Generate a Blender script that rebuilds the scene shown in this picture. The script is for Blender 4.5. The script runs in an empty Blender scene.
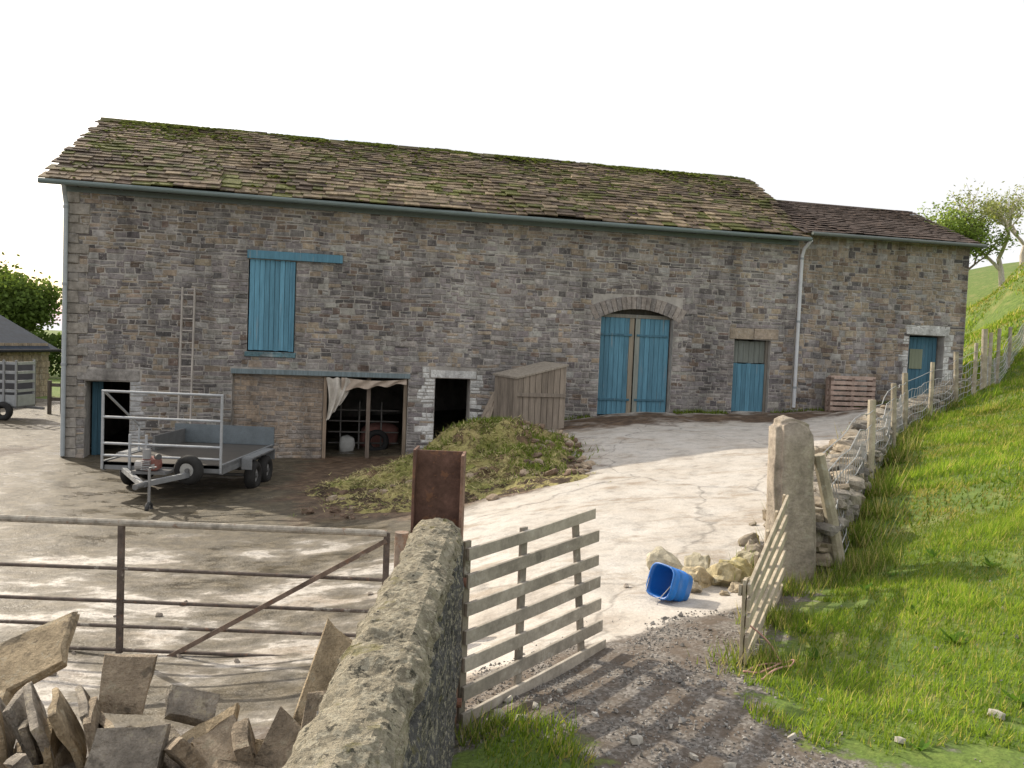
import bpy, bmesh, math, random
import numpy as np
from mathutils import Vector, Matrix, noise, Euler
random.seed(7); rng=np.random.default_rng(7)
scene=bpy.context.scene
R=random.uniform

# ------------------------------------------------------------------ helpers
class MB:
    def __init__(s): s.v=[]; s.f=[]; s.c=[]
    def quad(s,pts,col=(1,1,1)):
        b=len(s.v); s.v+= [tuple(p) for p in pts]; s.f.append(tuple(range(b,b+len(pts)))); s.c.append(col)
    def box8(s,p,col=(1,1,1)):
        b=len(s.v); s.v+=[tuple(q) for q in p]
        for f in ((0,3,2,1),(4,5,6,7),(0,1,5,4),(1,2,6,5),(2,3,7,6),(3,0,4,7)):
            s.f.append(tuple(b+i for i in f)); s.c.append(col)
    def obox(s,o,a,b,c,col=(1,1,1)):
        o,a,b,c=map(Vector,(o,a,b,c))
        s.box8([o,o+a,o+a+b,o+b,o+c,o+a+c,o+a+b+c,o+b+c],col)
    def beam(s,p0,p1,w,h,col=(1,1,1),up=(0,0,1)):
        p0,p1=Vector(p0),Vector(p1); d=(p1-p0).normalized(); up=Vector(up)
        if abs(d.dot(up))>.95: up=Vector((0,1,0))
        a=d.cross(up).normalized(); b=a.cross(d).normalized()
        s.obox(p0-a*w/2-b*h/2,a*w,p1-p0,b*h,col)
    def tube(s,pts,r,n=8,col=(1,1,1),cap=True):
        pts=[Vector(p) for p in pts]; rs=r if isinstance(r,(list,tuple)) else [r]*len(pts)
        b=len(s.v); up=None
        for i,p in enumerate(pts):
            d=(pts[min(i+1,len(pts)-1)]-pts[max(i-1,0)]).normalized()
            if up is None:
                up=Vector((0,0,1)) if abs(d.z)<.9 else Vector((0,1,0))
            a=d.cross(up).normalized(); c=a.cross(d).normalized(); up=c
            for k in range(n):
                t=2*math.pi*k/n; s.v.append(tuple(p+a*math.cos(t)*rs[i]+c*math.sin(t)*rs[i]))
        for i in range(len(pts)-1):
            for k in range(n):
                k2=(k+1)%n
                s.f.append((b+i*n+k,b+i*n+k2,b+(i+1)*n+k2,b+(i+1)*n+k)); s.c.append(col)
        if cap:
            s.f.append(tuple(b+k for k in range(n))[::-1]); s.c.append(col)
            e=b+(len(pts)-1)*n; s.f.append(tuple(e+k for k in range(n))); s.c.append(col)
    def ring(s,c,axis,r,rr,n=20,m=8,col=(1,1,1)):
        c=Vector(c); axis=Vector(axis).normalized(); a=axis.orthogonal().normalized(); b2=axis.cross(a)
        b=len(s.v)
        for i in range(n):
            t=2*math.pi*i/n; rad=a*math.cos(t)+b2*math.sin(t)
            for k in range(m):
                q=2*math.pi*k/m; s.v.append(tuple(c+rad*(r+rr*math.cos(q))+axis*rr*1.2*math.sin(q)))
        for i in range(n):
            for k in range(m):
                s.f.append((b+i*m+k,b+((i+1)%n)*m+k,b+((i+1)%n)*m+(k+1)%m,b+i*m+(k+1)%m)); s.c.append(col)
def empty(name,loc=(0,0,0)):
    o=bpy.data.objects.new(name,None); scene.collection.objects.link(o); o.empty_display_size=.2; return o
def obj(name,mb,mat,parent=None,smooth=False,bevel=0):
    me=bpy.data.meshes.new(name); me.from_pydata(mb.v,[],mb.f)
    ca=me.color_attributes.new("Col",'FLOAT_COLOR','CORNER')
    cols=[]
    for f,c in zip(mb.f,mb.c): cols+= [c[0],c[1],c[2],1.0]*len(f)
    ca.data.foreach_set("color",cols)
    if smooth: me.polygons.foreach_set("use_smooth",[True]*len(me.polygons))
    me.materials.append(mat); me.update()
    o=bpy.data.objects.new(name,me); scene.collection.objects.link(o)
    if parent: o.parent=parent
    if bevel:
        m=o.modifiers.new("b",'BEVEL'); m.width=bevel; m.segments=2; m.limit_method='ANGLE'
    return o
_ico={}
def ico(sub):
    if sub not in _ico:
        bm=bmesh.new(); bmesh.ops.create_icosphere(bm,subdivisions=sub,radius=1)
        bm.verts.ensure_lookup_table()
        _ico[sub]=([v.co.copy() for v in bm.verts],[tuple(v.index for v in f.verts) for f in bm.faces]); bm.free()
    return _ico[sub]
def rock(mb,c,size,rot,col,sub=2,box=.55,rough=.12):
    V,F=ico(sub); M=rot.to_matrix()
    off=Vector((R(-50,50),R(-50,50),R(-50,50))); b=len(mb.v); c=Vector(c)
    for p in V:
        q=Vector([math.copysign(abs(x)**box,x) for x in p])
        q*=1+rough*noise.noise(p*1.3+off)*2+rough*.5*noise.noise(p*3+off)
        q=Vector((q.x*size[0],q.y*size[1],q.z*size[2]))*.6
        mb.v.append(tuple(c+M@q))
    for f in F: mb.f.append(tuple(b+i for i in f)); mb.c.append(col)
def rrot(a=3.14): return Euler((R(-a,a),R(-a,a),R(-3.14,3.14)))

def N(nt,t,**kw):
    n=nt.nodes.new(t)
    for k,v in kw.items(): setattr(n,k,v)
    return n
def ramp(nt,fac,stops,interp='LINEAR'):
    n=nt.nodes.new('ShaderNodeValToRGB'); n.color_ramp.interpolation=interp
    e=n.color_ramp.elements
    while len(e)<len(stops): e.new(.5)
    for el,(p,c) in zip(e,stops):
        el.position=p; el.color=(c[0],c[1],c[2],1) if isinstance(c,(tuple,list)) else (c,c,c,1)
    nt.links.new(fac,n.inputs[0]); return n.outputs[0]
def mixc(nt,fac,a,b,mode='MIX'):
    n=nt.nodes.new('ShaderNodeMix'); n.data_type='RGBA'; n.blend_type=mode
    for i,x in ((0,fac),(6,a),(7,b)):
        if isinstance(x,(int,float)): n.inputs[i].default_value=x
        elif isinstance(x,tuple): n.inputs[i].default_value=(x[0],x[1],x[2],1)
        else: nt.links.new(x,n.inputs[i])
    return n.outputs[2]
def noi(nt,scale,detail=4,rough=.6,vec=None,dist=0):
    n=nt.nodes.new('ShaderNodeTexNoise'); n.inputs['Scale'].default_value=scale
    n.inputs['Detail'].default_value=detail; n.inputs['Roughness'].default_value=rough
    n.inputs['Distortion'].default_value=dist
    if vec: nt.links.new(vec,n.inputs['Vector'])
    return n.outputs[0]
def math_(nt,op,a,b=None,clamp=False):
    n=nt.nodes.new('ShaderNodeMath'); n.operation=op; n.use_clamp=clamp
    for i,x in ((0,a),(1,b)):
        if x is None: continue
        if isinstance(x,(int,float)): n.inputs[i].default_value=x
        else: nt.links.new(x,n.inputs[i])
    return n.outputs[0]
def newmat(name):
    m=bpy.data.materials.new(name); m.use_nodes=True; nt=m.node_tree
    b=nt.nodes['Principled BSDF']; geo=nt.nodes.new('ShaderNodeNewGeometry')
    return m,nt,b,geo.outputs['Position']
def attrmat(name,var=.5,scale=6,fine=60,rough=.85,bump=.4,bdist=.01,spots=None,metal=0,bscale=None,stretch=None,streak=None):
    m,nt,b,pos=newmat(name)
    if stretch:
        mp=nt.nodes.new('ShaderNodeMapping'); mp.inputs['Scale'].default_value=stretch; nt.links.new(pos,mp.inputs[0]); pos=mp.outputs[0]
    a=N(nt,'ShaderNodeAttribute',attribute_name='Col').outputs[0]
    n1=noi(nt,scale,4,.65,pos); n2=noi(nt,fine,2,.7,pos)
    lo=1-var; hi=(1+var)*.9
    c=mixc(nt,1.0,a,ramp(nt,n1,[(.3,lo),(.7,hi)]),'MULTIPLY')
    c=mixc(nt,1.0,c,ramp(nt,n2,[(.3,1-var*.5),(.7,1.0)]),'MULTIPLY')
    if spots:
        for (sc,th,col,amt) in spots:
            sn=noi(nt,sc,4,.7,pos); c=mixc(nt,math_(nt,'MULTIPLY',ramp(nt,sn,[(th,0.0),(th+.06,1.0)]),amt),c,col)
    if streak:
        mp=nt.nodes.new('ShaderNodeMapping'); mp.inputs['Scale'].default_value=(1.3,1.3,.3); nt.links.new(pos,mp.inputs[0])
        sn=noi(nt,1.0,5,.7,mp.outputs[0]); c=mixc(nt,1.0,c,ramp(nt,sn,[(.36,streak),(.52,1.0),(.70,1.22)]),'MULTIPLY')
    nt.links.new(c,b.inputs['Base Color']); b.inputs['Roughness'].default_value=rough; b.inputs['Metallic'].default_value=metal
    b.inputs['Specular IOR Level'].default_value=.25 if rough>.7 else .5
    bp=N(nt,'ShaderNodeBump'); bp.inputs['Strength'].default_value=bump; bp.inputs['Distance'].default_value=bdist
    nt.links.new(noi(nt,bscale or scale*3,5,.75,pos),bp.inputs['Height']); nt.links.new(bp.outputs[0],b.inputs['Normal'])
    return m

M_stone=attrmat('wall_stone_mat',.36,9,45,.92,.8,.025,spots=[(1.7,.56,(.37,.35,.33),.4),(14,.59,(.43,.41,.38),.6),(5,.61,(.105,.098,.092),.6)],streak=.62)
M_mortar=attrmat('lime_mortar_mat',.3,3,50,.95,.6,.02,streak=.66)
M_slate=attrmat('stone_slate_mat',.5,4,40,.9,.8,.02,spots=[(9,.61,(.29,.25,.17),.45),(2.2,.55,(.10,.11,.03),.55)])
M_dkslate=attrmat('dark_slate_mat',.35,4,40,.95,.5,.01)
M_moss=attrmat('moss_mat',.5,8,50,1,.8,.03)
M_wood=attrmat('weathered_wood_mat',.35,3,30,.85,.6,.006,stretch=(6,6,.6),spots=[(2,.68,(.12,.11,.1),.5)])
M_woodh=attrmat('weathered_rail_mat',.4,5,50,.85,.6,.006,spots=[(10,.60,(.46,.44,.39),.6),(4,.64,(.13,.12,.10),.55)])
M_blue=attrmat('faded_blue_paint_mat',.28,3,25,.75,.4,.004,stretch=(7,7,.5),spots=[(1.3,.62,(.27,.30,.31),.5),(9,.68,(.16,.14,.12),.6)])
M_galv=attrmat('galvanised_steel_mat',.2,5,40,.5,.15,.003,metal=.3)
M_rust=attrmat('rusty_steel_mat',.5,7,60,.8,.5,.004,spots=[(12,.55,(.22,.11,.06),.6),(5,.62,(.26,.21,.17),.5)])
M_gate=attrmat('old_gate_steel_mat',.5,9,60,.75,.5,.004,spots=[(14,.58,(.20,.11,.07),.6),(6,.6,(.40,.38,.33),.5)])
M_paintg=attrmat('grey_paint_mat',.15,3,20,.5,.1,.003)
M_tyre=attrmat('rubber_mat',.3,6,60,.85,.3,.004)
M_rock=attrmat('rubble_rock_mat',.4,7,50,.92,.9,.03,spots=[(11,.58,(.42,.39,.31),.55),(5,.64,(.12,.13,.06),.4)])
M_slab=attrmat('slab_stone_mat',.5,9,70,.92,1.0,.04,spots=[(18,.57,(.44,.39,.29),.65),(6,.58,(.08,.07,.055),.6)])
M_grav=attrmat('gravel_stone_mat',.3,20,90,.92,.3,.003)
M_concwall=attrmat('coping_concrete_mat',.5,9,90,.95,1.0,.05,spots=[(38,.52,(.52,.48,.37),.8),(26,.58,(.045,.045,.035),.85),(5,.6,(.22,.20,.06),.55),(3,.62,(.10,.10,.085),.45)],bscale=34)
M_plastic=attrmat('blue_plastic_mat',.08,5,30,.35,.05,.002)
M_cloth=attrmat('dirty_sheet_mat',.2,6,40,.9,.2,.004)
M_straw=attrmat('straw_mat',.3,6,40,.9,.3,.004)
M_manure=attrmat('manure_mat',.6,3,30,.9,1.0,.06,spots=[(2.6,.50,(.40,.36,.14),.75),(6,.60,(.34,.24,.15),.6),(3.4,.60,(.05,.035,.025),.8)])

def leafmat(name,trans=.45):
    m,nt,b,pos=newmat(name)
    a=N(nt,'ShaderNodeAttribute',attribute_name='Col').outputs[0]
    d=N(nt,'ShaderNodeBsdfDiffuse'); t=N(nt,'ShaderNodeBsdfTranslucent'); mx=N(nt,'ShaderNodeMixShader'); mx.inputs[0].default_value=trans
    nt.links.new(a,d.inputs[0]); nt.links.new(mixc(nt,1.0,a,(1.3,1.25,.7),'MULTIPLY'),t.inputs[0])
    nt.links.new(d.outputs[0],mx.inputs[1]); nt.links.new(t.outputs[0],mx.inputs[2])
    nt.links.new(mx.outputs[0],nt.nodes['Material Output'].inputs[0]); nt.nodes.remove(b); return m
M_grass=leafmat('grass_blade_mat',.5); M_leaf=leafmat('leaf_mat',.4)

# ------------------------------------------------------------------ terrain
CP=np.array([(-10.7,19,0),(-7,19.8,0),(-4.84,20.3,.03),(-2.9,20.7,.1),(-1.52,21.04,.5),(.53,21.5,1.0),(3.36,22.1,1.38),(6.87,22.9,1.48),(9.3,23.4,1.6),(12.4,24.1,2.0),(13.7,24.4,2.2),
(-12,27,.1),(5,32,1.5),(16,32,3.0),(-6.5,15,.02),(-4.5,12.5,.12),(-9,12,.1),(-4,9,.2),(-4,6.8,.28),(-1.2,6.8,.4),(-1,9,.4),(-1.7,12.5,.32),(-.5,14,.55),(1.4,10,.95),(1.2,12.6,.95),(1.9,17.4,1.2),
(2.5,14,1.1),(4,18,1.3),(6,19,1.4),(0,10,.75),(.3,8,.85),(-.4,8,.62),(-.2,4.3,.98),(.7,5.4,1.03),(2.58,7.2,.97),(1.4,6.7,1.0),(3.18,7.47,1.1),(1.2,3.3,1.1),(.6,2,1.25),(0,0,1.45),(3,0,1.5),(2.4,3.6,1.2),
(3.7,5.7,1.4),(4.5,7,1.6),(7,10,2.05),(5.2,9.5,1.62),(4.8,10.6,1.35),(7.5,15.2,1.67),(10.1,18.2,2.16),(11.3,19.2,2.5),(15.2,24.6,3.0),(10,14,2.3),(13,18,2.9),(20,25,4.6),
(-2,2.6,1.35),(-1,2,1.4),(-2,1.5,1.4),(-.8,4.3,.7),(-3,4.5,.5),(-2,3.7,.8),(-1,3.4,.95),(-16,26,.05),(-18,30,.08),(-30,40,0),(-20,10,.05),(-15,3,.3),
(25.1,40,8.2),(22.8,40,4.2),(19,30,5.0),(17.1,30,3.5),(34,60,4.6),(38,60,9.6),(60,90,16),(0,60,1),(-30,70,0),(-80,80,0),(0,-8,1.6),(12,-5,2.4),(30,10,5),(60,30,12),(-5,-5,1.4),(4,-6,1.6),(6.5,20.5,1.42),(8.4,20,1.55)],float)
D=np.linalg.norm(CP[:,None,:2]-CP[None,:,:2],axis=2)
def phi(d): return np.sqrt(d*d+.16)
n_=len(CP); AA=np.zeros((n_+1,n_+1)); AA[:n_,:n_]=phi(D)-np.eye(n_)*.02
AA[:n_,n_]=1; AA[n_,:n_]=1
wts=np.linalg.solve(AA,np.append(CP[:,2],0))
def zt(x,y):
    x=np.atleast_1d(np.asarray(x,float)); y=np.atleast_1d(np.asarray(y,float)); out=np.empty(len(x))
    for i in range(0,len(x),20000):
        d=np.hypot(x[i:i+20000,None]-CP[None,:,0],y[i:i+20000,None]-CP[None,:,1])
        out[i:i+20000]=phi(d)@wts[:n_]+wts[n_]
    r=np.hypot(x,y); k=np.clip((r-110)/150,0,1); k=k*k*(3-2*k)
    out=out*(1-k)+1.0*k
    out+=.012*np.sin(x*5.1+1.3*np.sin(y*3.3))*np.cos(y*4.3+np.sin(x*2.2))
    gb=np.clip((x-3.2)/1.5,0,1)*np.clip((30-y)/5,0,1)*(x>0)
    out+=gb*.035*np.sin(x*1.9+1.1*np.sin(y*1.3))*np.sin(y*2.3+1.4*np.sin(x*1.1))
    return out
def z1(x,y): return float(zt([x],[y])[0])
def axis(a,b,st,far):
    c=list(np.arange(a,b,st)); s=st; p=a
    L=[]
    while p>-far: s*=1.18; p-=s; L.append(p)
    s=st; p=c[-1]; Rr=[]
    while p<far: s*=1.18; p+=s; Rr.append(p)
    return np.array(L[::-1]+c+Rr)
gx=axis(-14,14,.12,1500); gyy=axis(0,25,.12,1500)
X,Y=np.meshgrid(gx,gyy); xf,yf=X.ravel(),Y.ravel(); zf=zt(xf,yf)
def sdist(poly,x,y):
    P=np.array(poly,float); d=np.full(len(x),1e9); ins=np.zeros(len(x),bool)
    for i in range(len(P)):
        a,b=P[i],P[(i+1)%len(P)]; e=b-a; t=np.clip(((x-a[0])*e[0]+(y-a[1])*e[1])/(e@e),0,1)
        d=np.minimum(d,np.hypot(x-a[0]-e[0]*t,y-a[1]-e[1]*t))
        if a[1]!=b[1]:
            c=((a[1]>y)!=(b[1]>y))
            ins^= c&(x<(b[0]-a[0])*(y-a[1])/(b[1]-a[1])+a[0])
    return np.where(ins,d,-d)
G1=[(2.9,7.3),(2.2,6.0),(1.6,5.0),(1.35,4.2),(1.5,3.5),(1.05,2.7),(.8,0),(.8,-1600),(1600,-1600),(1600,1600),(14,1600),(13.95,24.5),(9.8,18),(7.2,15.2),(4.5,10.6)]
G2=[(-1600,1600),(-1600,34),(-14.5,34),(-13.5,27),(-12,27),(-11,29),(14,36),(14,1600)]
G3=[(-.25,1.5),(-.25,3.95),(.1,4.12),(.4,3.9),(.35,1.5)]
C1=[(-12,21),(-12,5.2),(-.6,5.2),(.7,5.5),(1.9,6.3),(2.6,7.2),(4.2,10.6),(6.8,15.2),(9.4,18),(13.9,24.2),(13,27),(-10,27),(-16,40),(-22,30),(-18,15)]
Mu=[(-.4,12.4),(-3.2,12.6),(-4.4,15.5),(-5.0,20.4),(-.6,21.4),(.9,20.5),(1.4,16.5),(1.4,14.0),(.5,12.6)]
Mu2=[(.5,21.8),(.8,18.6),(4,19.4),(8,20.6),(12,23.0),(12.5,24.3)]
def masks(x,y):
    g=np.maximum(sdist(G1,x,y),np.maximum(sdist(G2,x,y),sdist(G3,x,y))); c=sdist(C1,x,y); m=sdist(Mu,x,y); m2=sdist(Mu2,x,y)
    f=lambda d,w: np.clip(.5+d/w,0,1)
    gg=f(g,.9)-.34*np.clip((4.5-y)/.8,0,1)*(x>.7)*(y>-1)*(x<6)
    return np.clip(gg,0,1),f(c,.5),np.maximum(f(m,2.0),.70*f(m2,1.6))
mg,mc,mm=masks(xf,yf)
nx,ny=len(gx),len(gyy)
idx=np.arange(nx*ny).reshape(ny,nx)
faces=np.stack([idx[:-1,:-1],idx[:-1,1:],idx[1:,1:],idx[1:,:-1]],-1).reshape(-1,4)
me=bpy.data.meshes.new('ground'); me.from_pydata(np.stack([xf,yf,zf],1).tolist(),[],faces.tolist())
at=me.color_attributes.new('gm','FLOAT_COLOR','POINT'); at.data.foreach_set('color',np.stack([mg,mc,mm,np.ones_like(mg)],1).ravel())
me.polygons.foreach_set("use_smooth",[True]*len(me.polygons))
m,nt,b,pos=newmat('ground_mat')
sep=N(nt,'ShaderNodeSeparateColor'); nt.links.new(N(nt,'ShaderNodeAttribute',attribute_name='gm').outputs[0],sep.inputs[0])
sx=N(nt,'ShaderNodeSeparateXYZ'); nt.links.new(pos,sx.inputs[0])
nb=noi(nt,1.1,5,.65,pos); nb2=noi(nt,4.5,5,.7,pos); nf=noi(nt,40,3,.7,pos)
def edge(mk,nz,amt=.9,w=.06):
    t=math_(nt,'ADD',mk,math_(nt,'MULTIPLY',math_(nt,'SUBTRACT',nz,.5),amt)); return ramp(nt,t,[(.5-w,0.0),(.5+w,1.0)])
fg=edge(sep.outputs[0],nb2,1.2,.08); fc=edge(sep.outputs[1],nb2,.9,.08); fm=edge(sep.outputs[2],nb,1.5,.14)
vor=N(nt,'ShaderNodeTexVoronoi'); vor.inputs['Scale'].default_value=60; nt.links.new(pos,vor.inputs[0])
grav=ramp(nt,vor.outputs['Color'],[(.1,(.08,.07,.06)),(.5,(.15,.135,.12)),(.95,(.28,.26,.24))])
grav=mixc(nt,ramp(nt,nb2,[(.42,0.0),(.6,.85)]),grav,(.10,.075,.055))
conc=ramp(nt,nb,[(.25,(.38,.33,.28)),(.45,(.50,.46,.41)),(.7,(.56,.53,.49))])
conc=mixc(nt,1.0,conc,ramp(nt,nb2,[(.30,.66),(.52,1.0)]),'MULTIPLY')
conc=mixc(nt,1.0,conc,ramp(nt,nf,[(.3,.78),(.6,1.0)]),'MULTIPLY')
mp=N(nt,'ShaderNodeMapping'); mp.inputs['Scale'].default_value=(.38,.22,.3); mp.inputs['Rotation'].default_value=(0,0,.35)
wc=N(nt,'ShaderNodeTexNoise'); wc.inputs['Scale'].default_value=.9; wc.inputs['Detail'].default_value=4; nt.links.new(pos,wc.inputs['Vector'])
warp=mixc(nt,1.0,pos,wc.outputs[1],'ADD'); nt.links.new(warp,mp.inputs[0])
v2=N(nt,'ShaderNodeTexVoronoi',feature='DISTANCE_TO_EDGE'); v2.inputs['Scale'].default_value=1.0; nt.links.new(mp.outputs[0],v2.inputs[0])
crk=ramp(nt,math_(nt,'ADD',v2.outputs[0],math_(nt,'MULTIPLY',nb2,.02)),[(.010,0.0),(.020,1.0)])
conc=mixc(nt,1.0,conc,ramp(nt,crk,[(0,.6),(1,1.0)]),'MULTIPLY')
mps=N(nt,'ShaderNodeMapping'); mps.inputs['Scale'].default_value=(.7,1.5,1); mps.inputs['Rotation'].default_value=(0,0,-.4); nt.links.new(pos,mps.inputs[0])
silt=noi(nt,1.3,6,.72,mps.outputs[0],.2)
conc=mixc(nt,math_(nt,'MULTIPLY',ramp(nt,silt,[(.54,0.0),(.64,1.0)]),.55),conc,(.24,.18,.12))
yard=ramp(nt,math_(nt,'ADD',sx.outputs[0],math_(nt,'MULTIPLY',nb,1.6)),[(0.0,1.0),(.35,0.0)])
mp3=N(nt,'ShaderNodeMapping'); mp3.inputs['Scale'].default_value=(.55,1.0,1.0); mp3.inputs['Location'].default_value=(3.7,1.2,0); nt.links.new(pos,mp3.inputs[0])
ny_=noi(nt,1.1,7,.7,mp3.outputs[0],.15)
yshade=math_(nt,'MULTIPLY',math_(nt,'SUBTRACT',sx.outputs[1],10.0),.35,True)
dsrc=math_(nt,'ADD',ny_,math_(nt,'MULTIPLY',yshade,.14))  # yard dirt patches, plus barn shadow painted in as darkening towards the barn
dirt_shade=ramp(nt,dsrc,[(.42,0.0),(.47,.75),(.54,1.0)])
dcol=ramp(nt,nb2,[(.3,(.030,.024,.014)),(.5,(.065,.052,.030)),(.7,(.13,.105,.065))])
yd=mixc(nt,math_(nt,'MULTIPLY',dirt_shade,.95),conc,dcol)
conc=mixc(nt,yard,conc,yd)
mud=ramp(nt,nb2,[(.3,(.04,.028,.018)),(.5,(.10,.065,.042)),(.7,(.20,.14,.09))])
gr=ramp(nt,nb2,[(.25,(.06,.10,.02)),(.5,(.12,.18,.035)),(.75,(.20,.26,.06))])
gr=mixc(nt,ramp(nt,nb,[(.52,0.0),(.68,.75)]),gr,(.25,.24,.09))
gr=mixc(nt,1.0,gr,ramp(nt,nf,[(.3,.6),(.7,1.1)]),'MULTIPLY')
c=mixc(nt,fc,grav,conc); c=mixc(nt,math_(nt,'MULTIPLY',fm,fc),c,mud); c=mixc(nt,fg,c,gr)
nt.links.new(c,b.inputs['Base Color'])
wet=math_(nt,'MULTIPLY',yard,fc)
rgh=mixc(nt,wet,(.85,.85,.85),ramp(nt,ny_,[(.37,(.06,.06,.06)),(.41,(.6,.6,.6)),(.54,(.65,.65,.65)),(.60,(.28,.28,.28))]))
rgh=mixc(nt,fg,rgh,(1,1,1)); nt.links.new(rgh,b.inputs['Roughness']); b.inputs['Specular IOR Level'].default_value=.35
bp=N(nt,'ShaderNodeBump'); bp.inputs['Strength'].default_value=.7; bp.inputs['Distance'].default_value=.025
nt.links.new(math_(nt,'ADD',nb2,math_(nt,'MULTIPLY',nf,.35)),bp.inputs['Height']); nt.links.new(bp.outputs[0],b.inputs['Normal'])
me.materials.append(m); g=bpy.data.objects.new('ground',me); scene.collection.objects.link(g)

# grass blades -----------------------------------------------------------
def blades(name,x0,x1,y0,y1,n,h,w,power=1.0):
    x=rng.uniform(x0,x1,n); y=y0+(y1-y0)*rng.uniform(0,1,n)**power
    a,bm_,c_=masks(x,y)
    nz=np.array([noise.noise(Vector((p*1.3,q*1.3,0)))*.5+noise.noise(Vector((p*4,q*4,3)))*.35 for p,q in zip(x,y)])
    big=np.array([noise.noise(Vector((p*.55,q*.55,11))) for p,q in zip(x,y)])
    keep=(a+nz*.9>.62)&(rng.random(n)<np.clip(1.0+nz*1.8,.15,1)); x,y,nz,big=x[keep],y[keep],nz[keep],big[keep]; n=len(x)
    z=zt(x,y); tuft=np.clip(nz*3,0,1)**2
    hh=h*(.45+rng.random(n)*.9)*(1+1.7*tuft+.6*np.clip(big,-.6,1)); th=rng.uniform(0,6.283,n); le=rng.uniform(0,1.0,n)*hh; t2=rng.normal(-.6,1.4,n)
    ww=w*(.6+.8*rng.random(n))
    dx,dy=np.cos(th)*ww,np.sin(th)*ww; lx,ly=np.cos(t2)*le,np.sin(t2)*le
    v=np.empty((n,3,3)); v[:,0]=np.stack([x-dx,y-dy,z-.005],1); v[:,1]=np.stack([x+dx,y+dy,z-.005],1); v[:,2]=np.stack([x+lx,y+ly,z+hh],1)
    me=bpy.data.meshes.new(name); me.vertices.add(3*n); me.vertices.foreach_set('co',v.ravel())
    me.loops.add(3*n); me.loops.foreach_set('vertex_index',np.arange(3*n)); me.polygons.add(n); me.polygons.foreach_set('loop_start',np.arange(0,3*n,3))
    me.update(calc_edges=True)
    k=rng.random(n)[:,None]; dry=(rng.random(n)<(.13+.4*np.clip(-big*2,0,1)))[:,None]
    col=np.array([.11,.20,.03])*(1-k)+np.array([.28,.37,.06])*k; col=np.where(dry,np.array([.44,.40,.16]),col)*(.88+.8*nz[:,None]+.3*big[:,None])
    col=np.clip(col,.02,1)
    ca=me.color_attributes.new('Col','FLOAT_COLOR','CORNER'); ca.data.foreach_set('color',np.repeat(np.concatenate([col,np.ones((n,1))],1),3,0).ravel())
    me.materials.append(M_grass); o=bpy.data.objects.new(name,me); scene.collection.objects.link(o)
blades('grass',-.25,6,2.2,8,130000,.038,.0042,.9)
blades('grass',2.5,12,8,17,90000,.055,.009)
blades('grass',7,20,16,27,60000,.08,.014)
blades('grass',14,30,25,45,40000,.12,.03)
# broad-leaved weeds in the pasture
mb=MB()
for i in range(90):
    cx,cy=R(1.8,8),R(3.6,13)
    if masks(np.array([cx]),np.array([cy]))[0][0]<.7: continue
    z=z1(cx,cy); s=R(.04,.10)
    for k in range(R(0,1)<.5 and 7 or 11):
        a=R(0,6.28); d=Vector((math.cos(a),math.sin(a),R(.25,.9)))*s; w=Vector((-math.sin(a),math.cos(a),0))*s*.22; p=Vector((cx,cy,z)); q=R(.7,1.25)
        mb.quad([p,p+d*.55+w,p+d,p+d*.55-w],(.10*q,.19*q,.035*q))
obj('dock_weeds',mb,M_grass)

# gravel ----------------------------------------------------------------
mb=MB()
oc=[Vector(p) for p in ((1,0,0),(-1,0,0),(0,1,0),(0,-1,0),(0,0,1),(0,0,-1))]; of=[(0,2,4),(2,1,4),(1,3,4),(3,0,4),(2,0,5),(1,2,5),(3,1,5),(0,3,5)]
NG=17000
px=rng.uniform(-.2,4.5,NG); py=2.9+3.3*rng.random(NG); a_,b_,c_=masks(px,py); pz=zt(px,py)
for x,y,z,ag,ac in zip(px,py,pz,a_,b_):
    if ag>.5 and R(0,1)>.05 or ac>.75 and R(0,1)>.05: continue
    if noise.noise(Vector((x*2.2,y*2.2,3)))<R(-.3,.05): continue
    q=R(0,1); s=R(.004,.010)*(2.6 if q<.02 else (1.5 if q<.12 else 1)); k=R(.13,.42); bb=len(mb.v); rt=rrot().to_matrix()
    for p in oc: mb.v.append(tuple(Vector((x,y,z+s*.3))+rt@Vector((p.x*s*R(.7,1.4),p.y*s*R(.7,1.4),p.z*s*R(.5,.9)))))
    for f in of: mb.f.append(tuple(bb+i for i in f)); mb.c.append((k*1.03,k*.98,k*.92))
for x,y,s in ((.05,4.5,.035),(.2,4.35,.03),(.7,3.95,.05),(.95,3.8,.03),(.85,3.6,.035),(1.1,3.7,.04),(.35,4.6,.025),(2.0,3.9,.04),(1.5,4.0,.03),(2.6,4.1,.05),(.0,4.25,.05),(.12,4.2,.04),(2.2,4.2,.03),(1.8,4.4,.03)):
    rock(mb,(x,y,z1(x,y)+s*.3),(s*1.4,s,s*.8),rrot(.6),(.46,.43,.38),1)
obj('gravel',mb,M_grav)

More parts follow.
